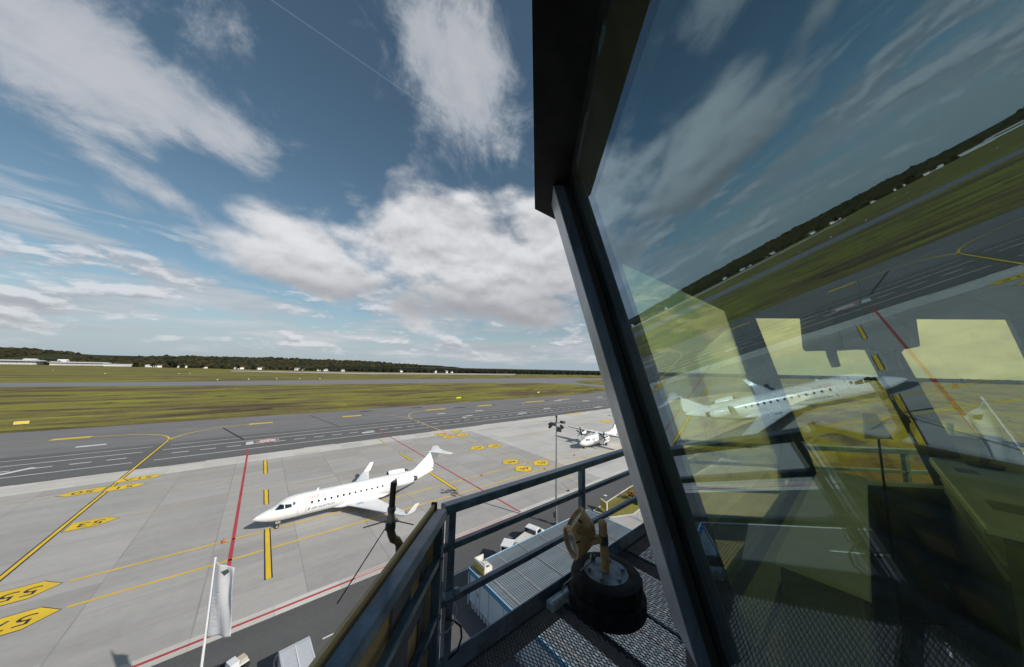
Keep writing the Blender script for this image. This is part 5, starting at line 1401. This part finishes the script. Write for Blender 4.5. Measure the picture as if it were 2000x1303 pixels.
# van at the foot of the picture
L, Wd = 4.8, 1.95
vn = vehicle('delivery_van', (3.52, 25.55, .03), R(93), 'pale grey van parked on the service road directly below the plywood board', 'van', M_carg, L, Wd,
             [(-L / 2, .35, 1.92, .95), (-L / 2 + .08, .33, 1.98, 1), (.9, .33, 2.02, 1), (1.25, .33, 1.96, 1), (1.95, .33, 1.18, 1), (2.25, .36, 1.06, .97), (L / 2, .42, .82, .90)],
             [slab([(1.30, -.80, 1.90), (1.30, .80, 1.90), (1.92, .86, 1.24), (1.92, -.86, 1.24)], .015), slab([(.55, -.97, 1.25), (1.5, -.97, 1.25), (1.15, -.90, 1.8), (.55, -.90, 1.8)], .02), slab([(.55, .97, 1.25), (1.5, .97, 1.25), (1.15, .90, 1.8), (.55, .90, 1.8)], .02)], .90)
b = MB(); b.box(-L / 2 + .1, .95, -.03, .03, 2.0, 2.045); b.box(-2.2, .8, -.80, -.77, 1.995, 2.03); b.box(-2.2, .8, .77, .80, 1.995, 2.03); b.build('roof_rib', M_carw, vn)
# small ground trolley
tr = empty('ground_trolley', (.55, 29.6, .03), 'small white ground trolley standing beside a coiled black hose on the road', 'trolley', None, .4)
b = MB(); b.box(-.55, .55, -.4, .4, .35, .42); b.box(-.5, .0, -.35, .35, .42, .75); b.build('deck', M_carw, tr, bevel=.02)
b = MB(); b.box(.05, .5, -.3, .3, .42, .62); b.build('load', mat('pale sack', (.50, .45, .34), .9), tr, bevel=.05)
for x in (-.4, .4):
    for y in (-.36, .36): carwheel(tr, x, y, .18)
b = MB()
for k in range(3): b.tube([(-.75 + (.85 - .08 * k) * math.cos(a), 30.2 + (.60 - .06 * k) * math.sin(a), .06 + .05 * k) for a in [j * math.pi / 14 for j in range(29)]], .035, 6)
tag(b.build('coiled_hose', M_trim), 'coiled black hose lying on the road by the white trolley', 'hose')

# flag
fx, fy = -.885, 21.0
fp = empty('flagpole', (fx, fy, .03), 'white flagpole with a hanging lettered banner rising beside the service road', 'flagpole')
b = MB(); b.tube([(0, 0, 0), (0, 0, 11.65)], [.075, .045], 12); b.lathe([(.001, 11.62), (.055, 11.65), (.055, 11.71), (.001, 11.74)], 10); b.build('pole', M_carw, fp, smooth=True)
M_flag = mat('white flag cloth', (.88, .88, .89), .85, var=.04, scale=2)
_ft = M_flag.node_tree; _tl = _ft.nodes.new('ShaderNodeBsdfTranslucent'); _tl.inputs[0].default_value = (.85, .85, .86, 1); _mm = _ft.nodes.new('ShaderNodeMixShader'); _mm.inputs[0].default_value = .62
_ft.links.new(_ft.nodes['Principled BSDF'].outputs[0], _mm.inputs[1]); _ft.links.new(_tl.outputs[0], _mm.inputs[2]); _ft.links.new(_mm.outputs[0], _ft.nodes['Material Output'].inputs[0])
b = MB(); nu, nv = 16, 40
D2 = Vector((.755, -.655))
NRM = Vector((-.655, -.755))


def flagpt(u, v, lift=0.0):
    # u along the free edge, v from top to bottom; the cloth sags and folds as it hangs
    w = 1.6 * (.74 + .26 * v) * u
    top = -.42 * u * (1 - v) ** 2.2
    fold = .20 * math.sin(u * 5.2 + v * 2.6) * u * (1 - .4 * v) + .10 * math.sin(u * 9 - v * 5) * u
    p = (D2 * (w + .07) + NRM * (fold + lift)) * .74
    return (p.x, p.y, 11.55 + .74 * (top - 4.45 * v + .12 * u * v))


b.add([flagpt(i / nu, j / nv) for j in range(nv + 1) for i in range(nu + 1)], [(j * (nu + 1) + i, j * (nu + 1) + i + 1, (j + 1) * (nu + 1) + i + 1, (j + 1) * (nu + 1) + i) for j in range(nv) for i in range(nu)])
fl = b.build('flag', M_flag, fp, smooth=True)
sol = fl.modifiers.new('cloth', 'SOLIDIFY'); sol.thickness = .012; sol.offset = 0


def flagtext(b, s, v0, v1, uc, hu):
    tv, tf = text_geo(s); xa = min(v[0] for v in tv); xb = max(v[0] for v in tv); ya = min(v[1] for v in tv); yb = max(v[1] for v in tv)
    b.add([flagpt(uc - hu / 2 + hu * (1 - (v[1] - ya) / (yb - ya)), v1 + (v0 - v1) * (v[0] - xa) / (xb - xa), .02) for v in tv], tf)


b = MB(); flagtext(b, 'FLUGHAFEN', .28, .88, .27, .22); b.build('lettering', mat('grey flag lettering', (.50, .52, .54), .8), fl)
b = MB(); flagtext(b, 'HEERINGSDORF', .48, .84, .52, .08); b.build('small_lettering', mat('pale flag lettering', (.62, .64, .65), .8), fl)
b = MB(); vs = [flagpt(u, v, .02) for u, v in ((.38, .10), (.66, .055), (.72, .10), (.52, .165))]; b.add(vs, [(0, 1, 2, 3)]); vs = [flagpt(u, v, .022) for u, v in ((.42, .10), (.58, .075), (.60, .095), (.50, .12))]; b.cur = 1; b.add(vs, [(0, 1, 2, 3)])
b.build('emblem', [mat('dark emblem', (.05, .07, .06), .7), mat('ochre emblem', (.40, .28, .10), .7)], fl)

# signs and small things on the verge and the field
M_sgn = mat('black sign face', (.012, .012, .015), .4)
M_sgy = mat('yellow sign face', (.70, .45, .02), .5)
sg = empty('guidance_sign', (41.5, 26.9, .06), 'black airfield sign with a yellow back on the corner of the grass verge', 'sign', None, R(-25))
b = MB(); b.box(-.10, .10, -.85, .85, .35, 1.45); b.build('sign_case', M_offw, sg, bevel=.02)
b = MB(); b.box(.10, .112, -.78, .78, .42, 1.38); b.build('sign_face', M_sgn, sg)
b = MB(); b.box(-.112, -.10, -.78, .78, .42, 1.38); b.build('yellow_face', M_sgy, sg)
b = MB()
for y in (-.7, .7): b.tube([(0, y, 0), (0, y, .36)], .05, 8)
b.build('leg', M_galv, sg)


def field_sign(x, y, w, label, col, face, rz=0.0):
    e = empty('taxiway_sign', (x, y, .01), label, 'sign', 'yellow signs in the grass beyond the taxiway', rz)
    b = MB(); b.box(-w / 2, w / 2, -.12, .12, .25, 1.15); b.build('sign_case', col, e, bevel=.02)
    b = MB(); b.box(-w / 2 + .1, w / 2 - .1, -.13, -.12, .33, 1.07); b.build('sign_face', face, e)
    b = MB(); b.box(-w / 2 + .15, -w / 2 + .25, -.06, .06, 0, .25); b.box(w / 2 - .25, w / 2 - .15, -.06, .06, 0, .25); b.build('leg', M_galv, e)


M_lime = mat('lime yellow sign', (.55, .60, .03), .5)
field_sign(-57.2, 175, 2.6, 'yellow and white sign standing in the grass beside the taxiway lead in curve', M_offw, M_sgy, .3)
field_sign(103.5, 178, 5, 'nearer of the two lime yellow signs on the grass edge beyond the taxiway', M_lime, M_lime, .4)
field_sign(188, 186, 7, 'farther of the two lime yellow signs on the grass edge beyond the taxiway', M_lime, M_lime, .5)
M_edge2 = mat('white edge light', (.68, .66, .58), .5)
for i, (x, y) in enumerate(((-304, 997), (-186, 762), (-110, 773), (-102, 810), (-40, 507), (-12, 517), (17, 528), (43, 524), (67, 520), (346, 329), (470, 560))):
    b = MB(); b.lathe([(.9, 0), (.8, .3), (.25, .5), (.2, 1.0), (.001, 1.1)], 10)
    tag(b.build('runway_marker', M_edge2, loc=(x, y, 0)), 'small white marker in the grass by the runway, %s from the left of its row' % ordinal(i), 'marker', 'white runway markers')
sh = empty('orange_shrub', (49.0, 26.4, .06), 'small orange brown shrub on the grass verge below the tower', 'shrub')
rnd = random.Random(2); b = MB()
for k in range(40): a = rnd.uniform(0, 6.28); rr = rnd.uniform(0, .8); clump(b, (rr * math.cos(a), rr * math.sin(a), rnd.uniform(.25, 1.3)), .16, .14, rnd)
b.build('foliage', mat_foliage('russet leaves', (.22, .10, .03), .4, 2), sh)
b = MB(); b.tube([(0, 0, 0), (0, 0, .7)], .04, 6); b.build('stem', M_bark, sh)
hg = empty('clipped_hedge', (52, 24.9, .06), 'short clipped green hedge along the edge of the grass verge', 'hedge')
b = MB()
for k in range(150): clump(b, (rnd.uniform(-4.5, 6), rnd.uniform(-.35, .35), rnd.uniform(.1, .8)), .24, .22, rnd)
b.build('foliage', mat_foliage('hedge leaves', (.035, .065, .016), .4, 3), hg)
gt = empty('handrail_steps', (43.5, 21.2, .055), 'pale metal handrail by the path at the foot of the tower', 'handrail')
b = MB()
for y in (-1.2, 0, 1.2): b.tube([(0, y, 0), (0, y, 1.1)], .035, 6)
b.tube([(0, -1.2, 1.1), (0, 1.2, 1.1)], .035, 6); b.tube([(0, -1.2, .55), (0, 1.2, .55)], .025, 6); b.build('rail', M_carw, gt)
b = MB(); b.lathe([(.28, 0), (.28, .02), (.001, .022)], 18); tag(b.build('manhole_cover', M_carw, loc=(46.6, 29.9, .032)), 'round white cover set in the road by the grass verge', 'manhole cover')
b = MB(); b.prism([(-.25, -.12), (.25, -.12), (.25, .12), (-.25, .12)], 0, .12); b.tube([(.2, 0, .1), (-.2, 1.6, 1.2)], .02, 5)
tag(b.build('wheel_chock', M_trim, loc=(42.9, 34.9, .06)), 'black wheel chock with a leaning pole on the apron edge by the grass verge', 'wheel chock')
